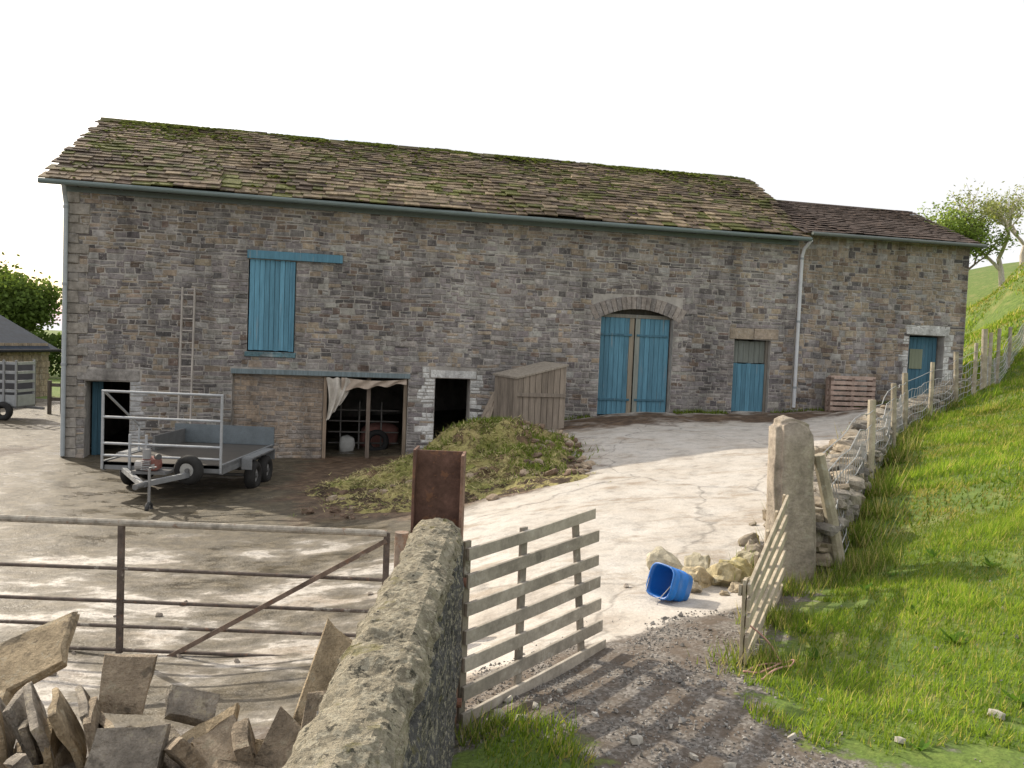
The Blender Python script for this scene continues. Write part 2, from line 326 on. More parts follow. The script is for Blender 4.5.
# ------------------------------------------------------------------ barn
A=Vector((-10.7,19,0)); U=Vector((.97619,.21693,0)); Nn=Vector((.21693,-.97619,0))
def WP(s,z,o=0.0): return A+U*s+Nn*o+Vector((0,0,z))
barn=empty('stone_barn')
holes=[(.5,1.5,-.6,1.85),(4.17,5.31,2.7,4.98),(3.85,8.2,-.6,2.13),(8.9,9.83,-.6,2.17),(13.38,15.5,-.6,4.25),(17.38,18.52,-.6,3.55),(23.08,24.3,-.6,3.91)]
def backing(mb,s0,s1,z0,z1,col):
    hs=[h for h in holes if h[1]>s0 and h[0]<s1]
    S=sorted(set([s0,s1]+[h[0] for h in hs]+[h[1] for h in hs])); Z=sorted(set([z0,z1]+[h[3] for h in hs]+[h[2] for h in hs if h[2]>z0]))
    for i in range(len(S)-1):
        for j in range(len(Z)-1):
            cs,cz=(S[i]+S[i+1])/2,(Z[j]+Z[j+1])/2
            if any(h[0]<cs<h[1] and h[2]<cz<h[3] for h in hs): continue
            mb.quad([WP(S[i],Z[j]),WP(S[i+1],Z[j]),WP(S[i+1],Z[j+1]),WP(S[i],Z[j+1])],col)
    for h in hs:
        a,b_,c_,d=h; D=-.5
        mb.quad([WP(a,c_),WP(a,d),WP(a,d,D),WP(a,c_,D)],col); mb.quad([WP(b_,c_),WP(b_,c_,D),WP(b_,d,D),WP(b_,d)],col)
        mb.quad([WP(a,d),WP(b_,d),WP(b_,d,D),WP(a,d,D)],col)
        if c_>0: mb.quad([WP(a,c_),WP(a,c_,D),WP(b_,c_,D),WP(b_,c_)],col)
mb=MB(); mc_=(.40,.375,.345)
backing(mb,0,19.25,-.6,6.55,mc_); backing(mb,19.25,25,-.6,6.75,mc_)
for s in (0,19.25):
    mb.quad([WP(s,-.6,0),WP(s,-.6,-8),WP(s,6.5,-8),WP(s,8.98,-4),WP(s,6.5,0)],(.26,.24,.22))
mb.quad([WP(25,-.6,0),WP(25,-.6,-6.2),WP(25,6.7,-6.2),WP(25,8.12,-3),WP(25,6.7,0)],(.26,.24,.22))
mb.quad([WP(0,-.6,-8),WP(0,6.5,-8),WP(19.25,6.5,-8),WP(19.25,-.6,-8)],(.26,.24,.22))
mb.quad([WP(19.25,-.6,-6.2),WP(19.25,6.7,-6.2),WP(25,6.7,-6.2),WP(25,-.6,-6.2)],(.26,.24,.22))
obj('wall_mortar',mb,M_mortar,barn)
mb=MB()
def scol(s,z):
    t=noise.noise(Vector((s*.35,z*.5,1.0)))+noise.noise(Vector((s*1.1,z*1.3,5)))*.5
    grey=Vector((.265,.243,.237)); tan=Vector((.37,.305,.235)); br=Vector((.22,.17,.14)); pale=Vector((.39,.37,.345)); dk=Vector((.155,.142,.14))
    pt=.08+.24*max(0,t)+(.32 if s>19.3 else 0)+(.25 if z>5.3 else 0)+(.22 if z<1.6 and s<8 else 0)+(.14 if s<2.5 else 0)
    r=random.random()
    c=tan if r<pt else (br if r<pt+.06 else (pale if r<pt+.24 else (dk if r<pt+.33 else grey)))
    k=R(.82,1.18)*(1+.28*noise.noise(Vector((s*.25,z*.4,8)))); c=Vector((c.x*R(.97,1.03),c.y*R(.98,1.02),c.z*R(.97,1.03)))*k
    return c
def wob(s,z): return .045*noise.noise(Vector((s*.6,z*.8,3)))+.018*noise.noise(Vector((s*2.2,z*2,7)))
def stone(s0,s1,za,zb,o0=0.0,col=None,depth=None):
    j=lambda: R(-.014,.014)
    d=depth or R(.003,.022); i=R(.005,.018)
    P=[(s0+j(),za+j()),(s1+j(),za+j()),(s1+j(),zb+j()),(s0+j(),zb+j())]
    P=[(a,z+wob(a,z)) for a,z in P] if depth is None else P
    cx=sum(p[0] for p in P)/4; cz=sum(p[1] for p in P)/4; b=len(mb.v)
    for p in P: mb.v.append(tuple(WP(p[0],p[1],o0)))
    for p in P: mb.v.append(tuple(WP(p[0]+math.copysign(i,cx-p[0]),p[1]+math.copysign(i,cz-p[1]),o0+d*R(.7,1.2))))
    c=tuple(col if col is not None else scol(cx,cz))
    for f in ((4,5,6,7),(0,1,5,4),(1,2,6,5),(2,3,7,6),(3,0,4,7)): mb.f.append(tuple(b+k for k in f)); mb.c.append(c)
blocks=[h for h in holes]+[(.3,1.75,1.85,2.14),(4.14,6.45,4.98,5.22),(3.8,8.24,2.1,2.28),(13.1,15.8,4.0,4.62),(17.2,18.75,3.55,3.87),(22.95,24.45,3.91,4.15),(8.75,10.0,2.17,2.4),(4.1,5.38,2.56,2.7)]
def courses(s0,s1,z0,z1_,hmin,hmax,o=0,cf=None,bl=blocks):
    z=z0
    while z<z1_-.03:
        h=R(hmin,hmax); h=min(h,z1_-z); cz=z+h/2
        bs=sorted([(b_[0],b_[1]) for b_ in bl if b_[2]<cz<b_[3] and b_[1]>s0 and b_[0]<s1])
        cur=s0; iv=[]
        for a,c in bs:
            if a>cur: iv.append((cur,a))
            cur=max(cur,c)
        if cur<s1: iv.append((cur,s1))
        for a,c in iv:
            s=a
            while s<c-.01:
                w=R(.10,.40)*(1.0 if h>.11 else 1.1)
                if c-s-w<.14: w=c-s
                e=s+w
                ccx=(s+e)/2; col=None
                if cf: col=cf(ccx,cz)
                g=R(.006,.016)
                if h>.12 and random.random()<.45:
                    hm=z+h*R(.35,.65); ms=s+w*R(.35,.65)
                    if w>.26 and random.random()<.5: stone(s+g,ms-g,z+.005,hm-.004,o,col); stone(ms+g,e-g,z+.005,hm-.004,o,cf(ccx,cz) if cf else None)
                    else: stone(s+g,e-g,z+.005,hm-.004,o,col)
                    stone(s+g,e-g,hm+.004,z+h-.005,o,cf(ccx,cz) if cf else None)
                else: stone(s+g,e-g,z+g*.8,z+h-g*.8,o,col)
                s=e
        z+=h
def white(ccx,cz):
    if (8.55<ccx<8.9 or 9.83<ccx<10.15 or (8.55<ccx<10.15 and cz>2.15)) and cz<2.5 and random.random()<.88:
        k=R(.62,.8); return (k,k,k*.97)
    if (22.9<ccx<23.08 or 24.3<ccx<24.5 or (22.9<ccx<24.5 and cz>3.8)) and cz<4.2 and random.random()<.9:
        k=R(.62,.78); return (k,k,k*.97)
    if 1.5<ccx<1.75 and cz<2: k=R(.38,.5); return (k,k,k)
    return None
courses(0,19.25,-.3,6.5,.065,.175,cf=white)
courses(19.27,25,-.3,6.7,.09,.21,cf=white)
def inf(ccx,cz):
    k=R(.8,1.15); return random.choice([(.42*k,.33*k,.25*k),(.36*k,.29*k,.23*k),(.30*k,.26*k,.23*k)])
mbm=MB(); mbm.quad([WP(3.85,-.5,-.12),WP(6.05,-.5,-.12),WP(6.05,2.13,-.12),WP(3.85,2.13,-.12)],(.36,.32,.28)); mbm.quad([WP(6.05,-.5,-.12),WP(6.05,-.5,-.5),WP(6.05,2.13,-.5),WP(6.05,2.13,-.12)],(.3,.27,.23)); mbm.quad([WP(3.85,-.5,-.5),WP(3.85,2.13,-.5),WP(6.05,2.13,-.5),WP(6.05,-.5,-.5)],(.3,.27,.23))
obj('infill_mortar',mbm,M_mortar,barn)
courses(3.87,6.05,-.3,2.12,.08,.15,o=-.12,cf=inf,bl=[])
stone(.32,1.72,1.86,2.13,0,(.33,.31,.29),.04); stone(17.22,17.95,3.56,3.86,0,(.42,.35,.27),.04); stone(17.96,18.73,3.56,3.86,0,(.40,.33,.26),.04)
stone(22.96,24.44,3.92,4.14,0,(.6,.6,.58),.04); stone(8.78,9.98,2.18,2.39,0,(.7,.7,.68),.04); stone(4.12,5.36,2.57,2.69,0,(.15,.26,.3),.06)
def arch(s):
    t=(s-14.44)/1.06; return 4.25-.25*t*t
n=19
for i in range(n):
    a0=13.2+2.48*i/n; a1=13.2+2.48*(i+1)/n; f=lambda s:(s-14.44)*.16
    p=[WP(a0+.008,arch(a0),.0),WP(a1-.008,arch(a1),.0),WP(a1-.008+f(a1),arch(a1)+.34,.0),WP(a0+.008+f(a0),arch(a0)+.34,.0)]
    q=[x+Nn*R(.02,.035) for x in p]; b=len(mb.v); mb.v+=[tuple(x) for x in p+q]; k=R(.85,1.1); c=random.choice([(.34*k,.30*k,.27*k),(.29*k,.265*k,.25*k)])
    for fc_ in ((4,5,6,7),(0,1,5,4),(1,2,6,5),(2,3,7,6),(3,0,4,7)): mb.f.append(tuple(b+k2 for k2 in fc_)); mb.c.append(c)
courses(12.9,16.0,4.28,4.62,.1,.16,bl=[(13.13,15.75,4,4.62)])
stone(13.13,13.38,4.02,4.3); stone(15.5,15.75,4.02,4.3)
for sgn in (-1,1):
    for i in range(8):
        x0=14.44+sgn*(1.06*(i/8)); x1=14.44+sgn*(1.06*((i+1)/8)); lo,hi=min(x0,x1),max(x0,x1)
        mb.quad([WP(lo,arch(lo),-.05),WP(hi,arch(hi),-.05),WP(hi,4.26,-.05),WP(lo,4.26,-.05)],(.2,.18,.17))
z=0
while z<6.4:
    h=R(.2,.3); w=.55 if int(z*4)%2 else .33
    q=R(.85,1.1); stone(0.0,w,z,min(z+h-.01,6.5),.012,(.37*q,.34*q,.30*q),.03); z+=h
obj('wall_stones',mb,M_stone,barn)

# doors ------------------------------------------------------------------
def planks(mb,s0,s1,z0,z1_,o,n,colf,th=.03):
    w=(s1-s0)/n
    for i in range(n):
        a=s0+w*i+.004; d=R(0,.006); c=colf(i/n)
        mb.obox(WP(a,z0+R(0,.02),o-th),U*(w-.008),Nn*(th+d),Vector((0,0,z1_-z0)),c)
def bl(k=1):
    r=R(.82,1.12)*k; return (.115*r,.27*r,.37*r)
mb=MB(); planks(mb,4.2,5.28,2.72,4.97,.0,9,lambda t:bl(1.15))
mb.obox(WP(4.14,5.0,.0),U*2.3,Nn*.09,Vector((0,0,.2)),bl(.85)); mb.obox(WP(5.24,2.72,-.02),U*.05,Nn*.07,Vector((0,0,2.25)),bl(1.1))
obj('hatch_boards',mb,M_blue,barn,bevel=.004)
mb=MB(); planks(mb,13.42,14.42,1.3,4.0,-.18,7,lambda t:bl(.95) if t<.75 else (.30,.26,.20)); planks(mb,14.45,15.46,1.3,4.0,-.18,7,lambda t:bl(1.0) if t>.14 else (.28,.30,.27))
mb.obox(WP(13.4,4.0,-.2),U*2.08,Nn*.05,Vector((0,0,.1)),(.24,.23,.2))
for zz in (1.7,3.5):
    for a in (13.45,14.5): mb.obox(WP(a,zz,-.175),U*.9,Nn*.03,Vector((0,0,.06)),bl(.7))
mb.obox(WP(13.38,4.1,-.35),U*2.12,Nn*.03,Vector((0,0,.16)),(.1,.09,.08))
obj('wagon_door',mb,M_blue,barn,bevel=.004)
mb=MB(); planks(mb,17.45,18.45,1.35,2.85,-.16,7,lambda t:bl(1.0)); planks(mb,17.45,18.45,2.87,3.5,-.2,6,lambda t:(.20,.22,.20))
for a in (17.385,18.445): mb.obox(WP(a,1.35,-.22),U*.065,Nn*.1,Vector((0,0,2.2)),(.22,.2,.17))
obj('stable_door',mb,M_blue,barn,bevel=.004)
mb=MB(); planks(mb,23.15,24.25,1.7,3.86,-.25,8,lambda t:bl(.7)); mb.obox(WP(23.3,2.9,-.24),U*.45,Nn*.02,Vector((0,0,.6)),(.25,.28,.2))
obj('side_door',mb,M_blue,barn,bevel=.004)
mb=MB()
planks(mb,.55,.80,0,1.8,-.42,2,lambda t:bl(.45))
obj('open_door_leaf',mb,M_blue,barn)
mb=MB(); mb.obox(WP(3.82,2.14,-.02),U*4.42,Nn*.1,Vector((0,0,.12)),(.2,.25,.27)); mb.obox(WP(7.15,-.2,-.2),U*.1,Nn*.1,Vector((0,0,2.32)),(.20,.16,.13)); mb.obox(WP(6.06,-.2,-.15),U*.09,Nn*.1,Vector((0,0,2.32)),(.35,.27,.2)); mb.obox(WP(8.1,-.2,-.2),U*.09,Nn*.1,Vector((0,0,2.32)),(.3,.24,.18))
for k in range(4): mb.obox(WP(6.2,.25+k*.3,-1.4),U*1.9,Nn*.03,Vector((0,0,.04)),(.16,.15,.14))
for s in (6.5,7.0,7.6): mb.obox(WP(s,-.1,-1.42),U*.04,Nn*.03,Vector((0,0,1.5)),(.2,.19,.18))
obj('opening_beam_and_posts',mb,M_wood,barn,bevel=.006)
mb=MB(); rock(mb,WP(7.6,.35,-1.9),(.9,.7,.7),Euler((0,0,.3)),(.25,.12,.1)); rock(mb,WP(6.7,.25,-1.2),(.35,.35,.4),Euler((0,0,.3)),(.5,.5,.48)); mb.ring(WP(7.5,.35,-1.1),Nn,.25,.08,20,8,(.03,.03,.03))
obj('stored_feed_sacks',mb,M_cloth,barn,smooth=True)
mb=MB(); nu,nv=26,22
def shv(u_,v_):
    s=6.12+(.62-.25*v_)*u_+.08*math.sin(v_*3); z=2.1-1.15*v_*(1-.45*u_)+0.02*math.sin(u_*18); o=.06+.05*math.sin(u_*17+v_*4)+.03*math.sin(u_*9-v_*7)
    return WP(s,z,o)
for j in range(nv):
    for i in range(nu):
        mb.quad([shv((i+p)/nu,(j+q)/nv) for p,q in ((0,0),(1,0),(1,1),(0,1))],(.6,.56,.5))
def sw(u_,v_):
    s=6.5+1.65*u_; z=2.12-.06*math.sin(u_*3.1)-v_*(.12+.2*(1-u_)**2+.03*math.sin(u_*20)); return WP(s,z,.07+.03*math.sin(u_*23+v_*5))
for j in range(6):
    for i in range(30):
        mb.quad([sw((i+p)/30,(j+q)/6) for p,q in ((0,0),(1,0),(1,1),(0,1))],(.46,.38,.31))
bm=bmesh.new()
o=obj('hanging_sheet',mb,M_cloth,barn,smooth=True)
bm.from_mesh(o.data); bmesh.ops.remove_doubles(bm,verts=bm.verts,dist=.0005); bm.to_mesh(o.data); bm.free()

# roof -------------------------------------------------------------------
def RP(s,t,h,e,r,L):
    d=(r-e).normalized(); nn=U.cross(d).normalized()
    if nn.z<0: nn=-nn
    return A+U*s+e+d*t+nn*h
eM=Nn*.36+Vector((0,0,6.5)); rM=Nn*-4+Vector((0,0,8.98)); eX=Nn*.33+Vector((0,0,6.68)); rX=Nn*-3+Vector((0,0,8.15))
def roof(s0,s1,e,r,gm,gM,wm,wM,colf,th,ss=lambda t:(0,0),rag=.02):
    mb=MB(); L=(r-e).length; t=-.03
    rows=[]
    while t<L-.05:
        g=gM+(gm-gM)*(t/L); rows.append((t,g)); t+=g*R(.9,1.1)
    for t,g in rows:
        a0,a1=ss(t/L); s=s0+a0-R(0,.2)+.1
        while s<s1+a1-.05:
            w=R(wm,wM)*(1.15-.3*t/L); w=min(w,s1+a1-s+.03)
            T=th*R(.7,1.4); lift=R(0,.016); j=lambda k=rag:R(-k,k); ln=min(g*1.9,L-t+.02)
            tb=t+j(rag*1.3); sk=j(rag*.7); sag=-.045*math.sin(s*1.7+t)*math.sin(s*.43)
            if rag>.01 and random.random()<.04: tb-=R(.03,.08); sk=R(-.03,.03)
            f=lambda S,TT,H: RP(S,TT,H+sag,e,r,L)
            hb=.035+lift
            p=[f(s+.003,tb+sk,hb),f(s+w-.003,tb-sk,hb+j(.006)),f(s+w-.003,tb+ln,.0),f(s+.003,tb+ln,.0),
               f(s+.003,tb+sk,hb+T),f(s+w-.003,tb-sk,hb+T+j(.006)),f(s+w-.003,tb+ln,T*.8),f(s+.003,tb+ln,T*.8)]
            mb.box8(p,colf(s,t/L)); s+=w
    return mb
def rc(s,t):
    r=random.random(); k=R(.65,1.25)*(1+.35*noise.noise(Vector((s*.3,t*2,6))))
    n_=noise.noise(Vector((s*.5,t*3,2)))
    if r<.14+.3*max(0,n_)+.25*max(0,t-.75)*4*(.5+n_): return (.12*k,.125*k,.036*k)
    return random.choice([(.215*k,.16*k,.105*k),(.185*k,.14*k,.098*k),(.27*k,.21*k,.14*k),(.11*k,.08*k,.06*k)])
obj('roof_slates',roof(-.4,19.35,eM,rM,.15,.26,.2,.48,rc,.030,lambda t:(.1*t,.42*t)),M_slate,barn)
def rc2(s,t): k=R(.7,1.2); return (.115*k,.085*k,.072*k)
obj('extension_roof_slates',roof(19.3,25.2,eX,rX,.16,.24,.2,.4,rc2,.014,lambda t:(.0,-.1*t),.006),M_dkslate,barn)
mb=MB(); dn=Vector((0,0,-.03))
mb.quad([A+U*-.35+eM+dn,A+U*19.3+eM+dn,A+U*19.7+rM+dn,A+U*-.3+rM+dn],(.1,.08,.06))
mb.quad([A+U*-.3+rM+dn,A+U*19.7+rM+dn,WP(19.5,6.4,-8.3),WP(-.35,6.4,-8.3)],(.14,.12,.1))
mb.quad([A+U*19.2+eX+dn,A+U*25.15+eX+dn,A+U*25.05+rX+dn,A+U*19.2+rX+dn],(.1,.08,.07)); mb.quad([A+U*19.2+rX+dn,A+U*25.05+rX+dn,WP(25.1,6.7,-6.4),WP(19.2,6.7,-6.4)],(.12,.1,.09))
obj('roof_deck',mb,M_dkslate,barn)
mb=MB()
s=-.30
def ridge(c,w,hw,hh,tw,th,col):
    a=Vector((0,0,-hh)); b2=Vector((0,0,th))
    mb.box8([c+Nn*hw+a,c+U*w+Nn*hw+a,c+U*w-Nn*hw+a,c-Nn*hw+a,c+Nn*tw+b2,c+U*w+Nn*tw+b2,c+U*w-Nn*tw+b2,c-Nn*tw+b2],col)
while s<19.3:
    w=R(.35,.6); k=R(.8,1.1); ridge(A+U*s+rM+Vector((0,0,.02+R(-.015,.015))),w,.17,.07,.05,.05,(.18*k,.16*k,.09*k)); s+=w+.01
s=19.3
while s<25: ridge(A+U*s+rX+Vector((0,0,.02)),.45,.13,.06,.03,.03,(.12,.09,.075)); s+=.46
obj('ridge_stones',mb,M_slate,barn,bevel=.01)
mb=MB()
L=(rM-eM).length
for i in range(3600):
    if i<1700: s=R(.3,19.4); t=L-abs(random.gauss(0,.16)); sz=R(.03,.08)
    elif i<2500: s=random.choice([R(.2,5),R(.2,19)]); t=L-abs(random.gauss(0,.9)); sz=R(.03,.06)
    else: s=R(-.2,19); t=R(0,L); sz=R(.02,.05)
    if noise.noise(Vector((s*.9,t,4)))<-.2: continue
    k=R(.7,1.3); rock(mb,RP(s,t,.075,eM,rM,L),(sz*1.6,sz*1.3,sz*.6),Euler((0,0,.2)),(.17*k,.20*k,.035*k),1,1,.3)
obj('roof_moss',mb,M_moss,barn,smooth=True)
mb=MB()
mb.tube([WP(-.42,6.44,.44),WP(9,6.41,.44),WP(19.35,6.44,.44)],.06,10,(.13,.17,.165)); mb.tube([WP(19.4,6.62,.40),WP(25.2,6.64,.40)],.055,10,(.13,.15,.14))
mb.obox(WP(0,6.3,.02),U*19.2,Nn*.03,Vector((0,0,.12)),(.15,.19,.19))
mb.tube([WP(19.35,6.42,.44),WP(19.3,6.2,.2),WP(19.3,6.0,.1),WP(19.3,1.65,.1)],.05,10,(.62,.64,.66)); mb.tube([WP(.1,6.42,.44),WP(.06,6.2,.2),WP(.06,6.0,.1),WP(.06,.05,.1)],.05,10,(.40,.44,.46))
for s in (.06,19.3):
    for z in (2.2,4.1,5.9): mb.tube([WP(s,z,.1),WP(s,z+.06,.1)],.062,10,(.3,.33,.35))
for k in range(20): mb.beam(WP(.3+k*.98,6.42,.02),WP(.3+k*.98,6.4,.42),.03,.03,(.14,.15,.15))
obj('gutter_and_downpipes',mb,M_paintg,barn)

mb=MB()
for s in (2.66,2.94): mb.beam(WP(s,0,.35),WP(s,4.2,.08),.035,.05,(.48,.44,.40))
for k in range(14): mb.beam(WP(2.66,.25+k*.29,.33-k*.018),WP(2.94,.25+k*.29,.33-k*.018),.025,.025,(.48,.44,.40))
obj('ladder',mb,M_wood)

# ------------------------------------------------------------------ wooden box shed
bx=empty('wooden_feed_box'); mb=MB()
Pb=[Vector((.13,19.7,0)),Vector((1.35,20.0,0)),Vector((.8,20.95,0)),Vector((-.45,20.6,0))]; Ht=[2.28,2.64,2.68,2.32]
cen=(Pb[0]+Pb[1]+Pb[2]+Pb[3])/4
for e in range(4):
    a,b_=Pb[e],Pb[(e+1)%4]; ha,hb_=Ht[e],Ht[(e+1)%4]; nout=(b_-a).cross(Vector((0,0,1))).normalized()
    n=int((b_-a).length/.14)
    for i in range(n):
        p=a.lerp(b_,i/n+.004); q=a.lerp(b_,(i+1)/n-.004); hp=ha+(hb_-ha)*i/n; hq=ha+(hb_-ha)*(i+1)/n; k=R(.8,1.18); d=nout*(.02+R(0,.008)); zb=.55
        c=(.29*k,.245*k,.20*k)
        mb.box8([p+Vector((0,0,zb)),q+Vector((0,0,zb)),q-d+Vector((0,0,zb)),p-d+Vector((0,0,zb)),p+Vector((0,0,hp)),q+Vector((0,0,hq)),q-d+Vector((0,0,hq)),p-d+Vector((0,0,hp))],c)
ex=[cen+(p-cen)*1.06+Vector((0,0,h)) for p,h in zip(Pb,Ht)]
mb.box8([p for p in ex]+[p+Vector((0,0,.05)) for p in ex],(.34,.30,.25))
for zz in (.85,1.9):
    mb.beam(Pb[0]+Vector((-.0,-.03,zz)),Pb[1]+Vector((0,-.03,zz)),.03,.09,(.27,.23,.19))
obj('box_boards',mb,M_wood,bx,bevel=.004)
mb=MB()
for i in range(5): mb.beam((-.75-i*.07,20.2+.1*i,.55),(-.35-i*.04,20.95,1.7+R(-.2,.3)),.09,.025,(.36,.3,.24))
obj('leaning_planks',mb,M_wood)
pa=empty('pallet_stack'); mb=MB()
for st in range(2):
    o0=.35+st*.16
    for k in range(7):
        c=R(.85,1.1); mb.obox(WP(20.2,1.62+k*.15,o0-.25*k*.02),U*1.45,Nn*.02,Vector((0,0,.1)),(.54*c,.41*c,.34*c))
    for a in (20.2,20.87,21.55): mb.obox(WP(a,1.57,o0-.1),U*.1,Nn*.09,Vector((0,0,1.0)),(.3,.22,.18))
obj('pallet_slats',mb,M_woodh,pa,bevel=.004)

# ------------------------------------------------------------------ trailer
tr=empty('flatbed_trailer'); mb=MB(); g1=(.42,.44,.46)
x0,x1=-7.42,-5.22; yF,yB=14.5,17.6; zb=.62
mb.obox((x0,yF,zb),(x1-x0,0,0),(0,yB-yF,0),(0,0,.06),(.10,.09,.08))
for x in (x0,x1-.05): mb.obox((x,yF,zb-.1),(.05,0,0),(0,yB-yF,0),(0,0,.18),(.25,.26,.27))
for y in (yF,yB-.05): mb.obox((x0,y,zb-.08),(x1-x0,0,0),(0,.05,0),(0,0,.14),(.25,.26,.27))
for x in (x0+.02,x1-.02,-6.9,-6.6): mb.tube([(x,yF-.03,.55),(x,yF-.03,1.98 if x in (x0+.02,x1-.02) else 1.2)],.026,8,g1)
for z in (1.97,1.5,1.02,.8): mb.tube([(x0,yF-.03,z),(x1,yF-.03,z)],.024,8,g1)
mb.tube([(x0+.02,yF,1.97),(x0+.02,15.9,1.2),(x0+.02,15.9,.65)],.022,8,g1)
mb.obox((x0,yB+.03,.66),(x1-x0,0,0),(0,.04,0),(0,0,.42),(.17,.20,.22))
mb.obox((x0+.2,yB-1.5,.68),(.05,0,0),(0,1.5,0),(0,0,.3),(.17,.17,.17))
for xx in (x1+.04,x0-.2):
    mb.obox((xx,15.5,.68),(.2,0,0),(0,1.4,0),(0,0,.03),(.25,.26,.27)); mb.obox((xx,15.42,.48),(.2,0,0),(0,.03,0),(0,0,.22),(.25,.26,.27)); mb.obox((xx,16.9,.48),(.2,0,0),(0,.03,0),(0,0,.22),(.25,.26,.27))
mb.beam((x0+.4,yF,.55),(-6.15,13.35,.5),.07,.09,(.3,.31,.32)); mb.beam((x1-.4,yF,.55),(-6.15,13.35,.5),.07,.09,(.3,.31,.32)); mb.tube([(-6.15,13.5,.5),(-6.15,13.1,.5)],.05,10,(.2,.2,.2))
mb.tube([(-6.05,13.4,.12),(-6.05,13.4,.75)],.025,8,(.3,.3,.3)); mb.ring((-6.05,13.4,.1),(1,0,0),.08,.03,16,6,(.05,.05,.05))
mb.tube([(-6.05,13.4,.75),(-6.05,13.4,.78),(-5.93,13.4,.80)],.012,6,(.3,.3,.3))
obj('trailer_frame',mb,M_galv,tr,bevel=.004)
mb=MB()
for x in (x1+.14,x0-.1):
    for y in (15.82,16.55):
        mb.ring((x,y,.31),(1,0,0),.21,.09,28,10,(.035,.034,.033))
mb.ring((-5.75,14.3,.62),(0.15,1,0),.19,.085,28,10,(.035,.034,.033))
obj('tyres',mb,M_tyre,tr,smooth=True)
mb=MB()
for x in (x1+.14,x0-.1):
    for y in (15.82,16.55): mb.tube([(x-.06,y,.31),(x+.05,y,.31)],.15,16,(.4,.4,.4)); mb.tube([(x,y,.31),(x+.09,y,.31)],.045,10,(.2,.2,.2))
mb.tube([(-5.75,14.24,.62),(-5.75,14.36,.62)],.14,16,(.45,.45,.43)); mb.tube([(-5.75,14.2,.62),(-5.75,14.3,.62)],.04,10,(.15,.15,.15))
mb.tube([(x0,15.82,.31),(x1,15.82,.31)],.03,8,(.2,.2,.2)); mb.tube([(x0,16.55,.31),(x1,16.55,.31)],.03,8,(.2,.2,.2))
obj('wheel_rims',mb,M_galv,tr)
mb=MB()
rock(mb,(-6.3,14.05,.75),(.26,.24,.22),Euler((0,0,.1)),(.25,.1,.08),2,.5,.05); mb.tube([(-6.55,14.0,.72),(-6.2,14.0,.72)],.09,14,(.35,.34,.33)); mb.tube([(-6.35,13.95,.85),(-6.35,13.95,1.02)],.07,12,(.3,.3,.3)); mb.tube([(-6.15,13.9,.9),(-6.05,13.75,.92)],.05,12,(.06,.06,.06)); mb.obox((-6.6,13.9,.58),(.6,0,0),(0,.3,0),(0,0,.05),(.15,.15,.15))
for k in range(6): mb.obox((-6.42,13.86,.66+k*.03),(.16,0,0),(0,.2,0),(0,0,.012),(.4,.4,.4))
obj('winch_engine',mb,M_paintg,tr)

# ------------------------------------------------------------------ manure heap
mb=MB(); nx_,ny2=150,130
hx0,hx1,hy0,hy1=-4.4,1.8,12.3,18.9
gx2=np.linspace(hx0,hx1,nx_); gy2=np.linspace(hy0,hy1,ny2); XX,YY=np.meshgrid(gx2,gy2); ZZ=zt(XX.ravel(),YY.ravel()).reshape(XX.shape)
def bump2(x,y,cx,cy,rx,ry,h):
    d=((x-cx)/rx)**2+((y-cy)/ry)**2; return h*max(0,1-d)**.8
H=np.zeros_like(XX)
for j in range(ny2):
    for i in range(nx_):
        x,y=XX[j,i],YY[j,i]
        h=max(bump2(x,y,-.6,16.9,1.6,1.3,.82),bump2(x,y,-1.7,15.9,1.7,1.5,.36),bump2(x,y,-2.7,15.2,1.2,1.1,.18),bump2(x,y,-.1,15.2,1.3,1.4,.36),bump2(x,y,.5,16.6,.95,1.2,.34),bump2(x,y,-1.2,13.9,2.1,1.2,.17),bump2(x,y,.3,13.6,1.2,.9,.12))
        p=Vector((x,y,0)); h+= (.14*noise.noise(p*1.3)+.09*noise.noise(p*3.2)+.06*noise.noise(p*7)+.05*noise.noise(p*15))*min(1,h*5)-.03
        H[j,i]=h
mb.v=[(XX[j,i],YY[j,i],ZZ[j,i]+H[j,i]) for j in range(ny2) for i in range(nx_)]
for j in range(ny2-1):
    for i in range(nx_-1):
        k=j*nx_+i; hh=H[j,i]
        n3=noise.noise(Vector((XX[j,i]*1.3,YY[j,i]*1.3,7)))
        if hh<.10: c=(.10,.07,.045)
        elif n3>.12: c=(.24,.24,.07)
        elif n3>-.2: c=(.38,.32,.14)
        else: c=(.22,.15,.09)
        mb.f.append((k,k+1,k+nx_+1,k+nx_)); mb.c.append(c)
mh=empty('manure_heap'); obj('heap_mass',mb,M_manure,mh,smooth=True)
mb=MB()
def hz(x,y):
    i=int((x-hx0)/(hx1-hx0)*(nx_-1)); j=int((y-hy0)/(hy1-hy0)*(ny2-1))
    return (ZZ[j,i]+H[j,i],H[j,i]) if 0<=i<nx_ and 0<=j<ny2 else (z1(x,y),0)
for i in range(24000):
    x,y=random.gauss(-1.0,1.25),random.gauss(15.4,1.4)
    if not(hx0<x<hx1 and hy0<y<hy1): continue
    z,h=hz(x,y)
    if h<-.02 and R(0,1)>.12: continue
    if noise.noise(Vector((x*1.8,y*1.8,2)))<R(-.4,.05): continue
    z=max(z,z1(x,y)) if h<0 else z
    a=R(0,6.28); l=R(.05,.17); t=R(-.3,.7); d=Vector((math.cos(a),math.sin(a),t))*l; w=Vector((-math.sin(a),math.cos(a),R(-.5,.5)))*.007
    k=R(.6,1.2); q=R(0,1); c=(.55*k,.48*k,.23*k) if q<.6 else ((.22*k,.26*k,.07*k) if q<.8 else (.12*k,.08*k,.05*k))
    p=Vector((x,y,z+R(0,.04))); mb.quad([p-w,p+w,p+d],c)
obj('straw',mb,M_straw,mh)
mb=MB()
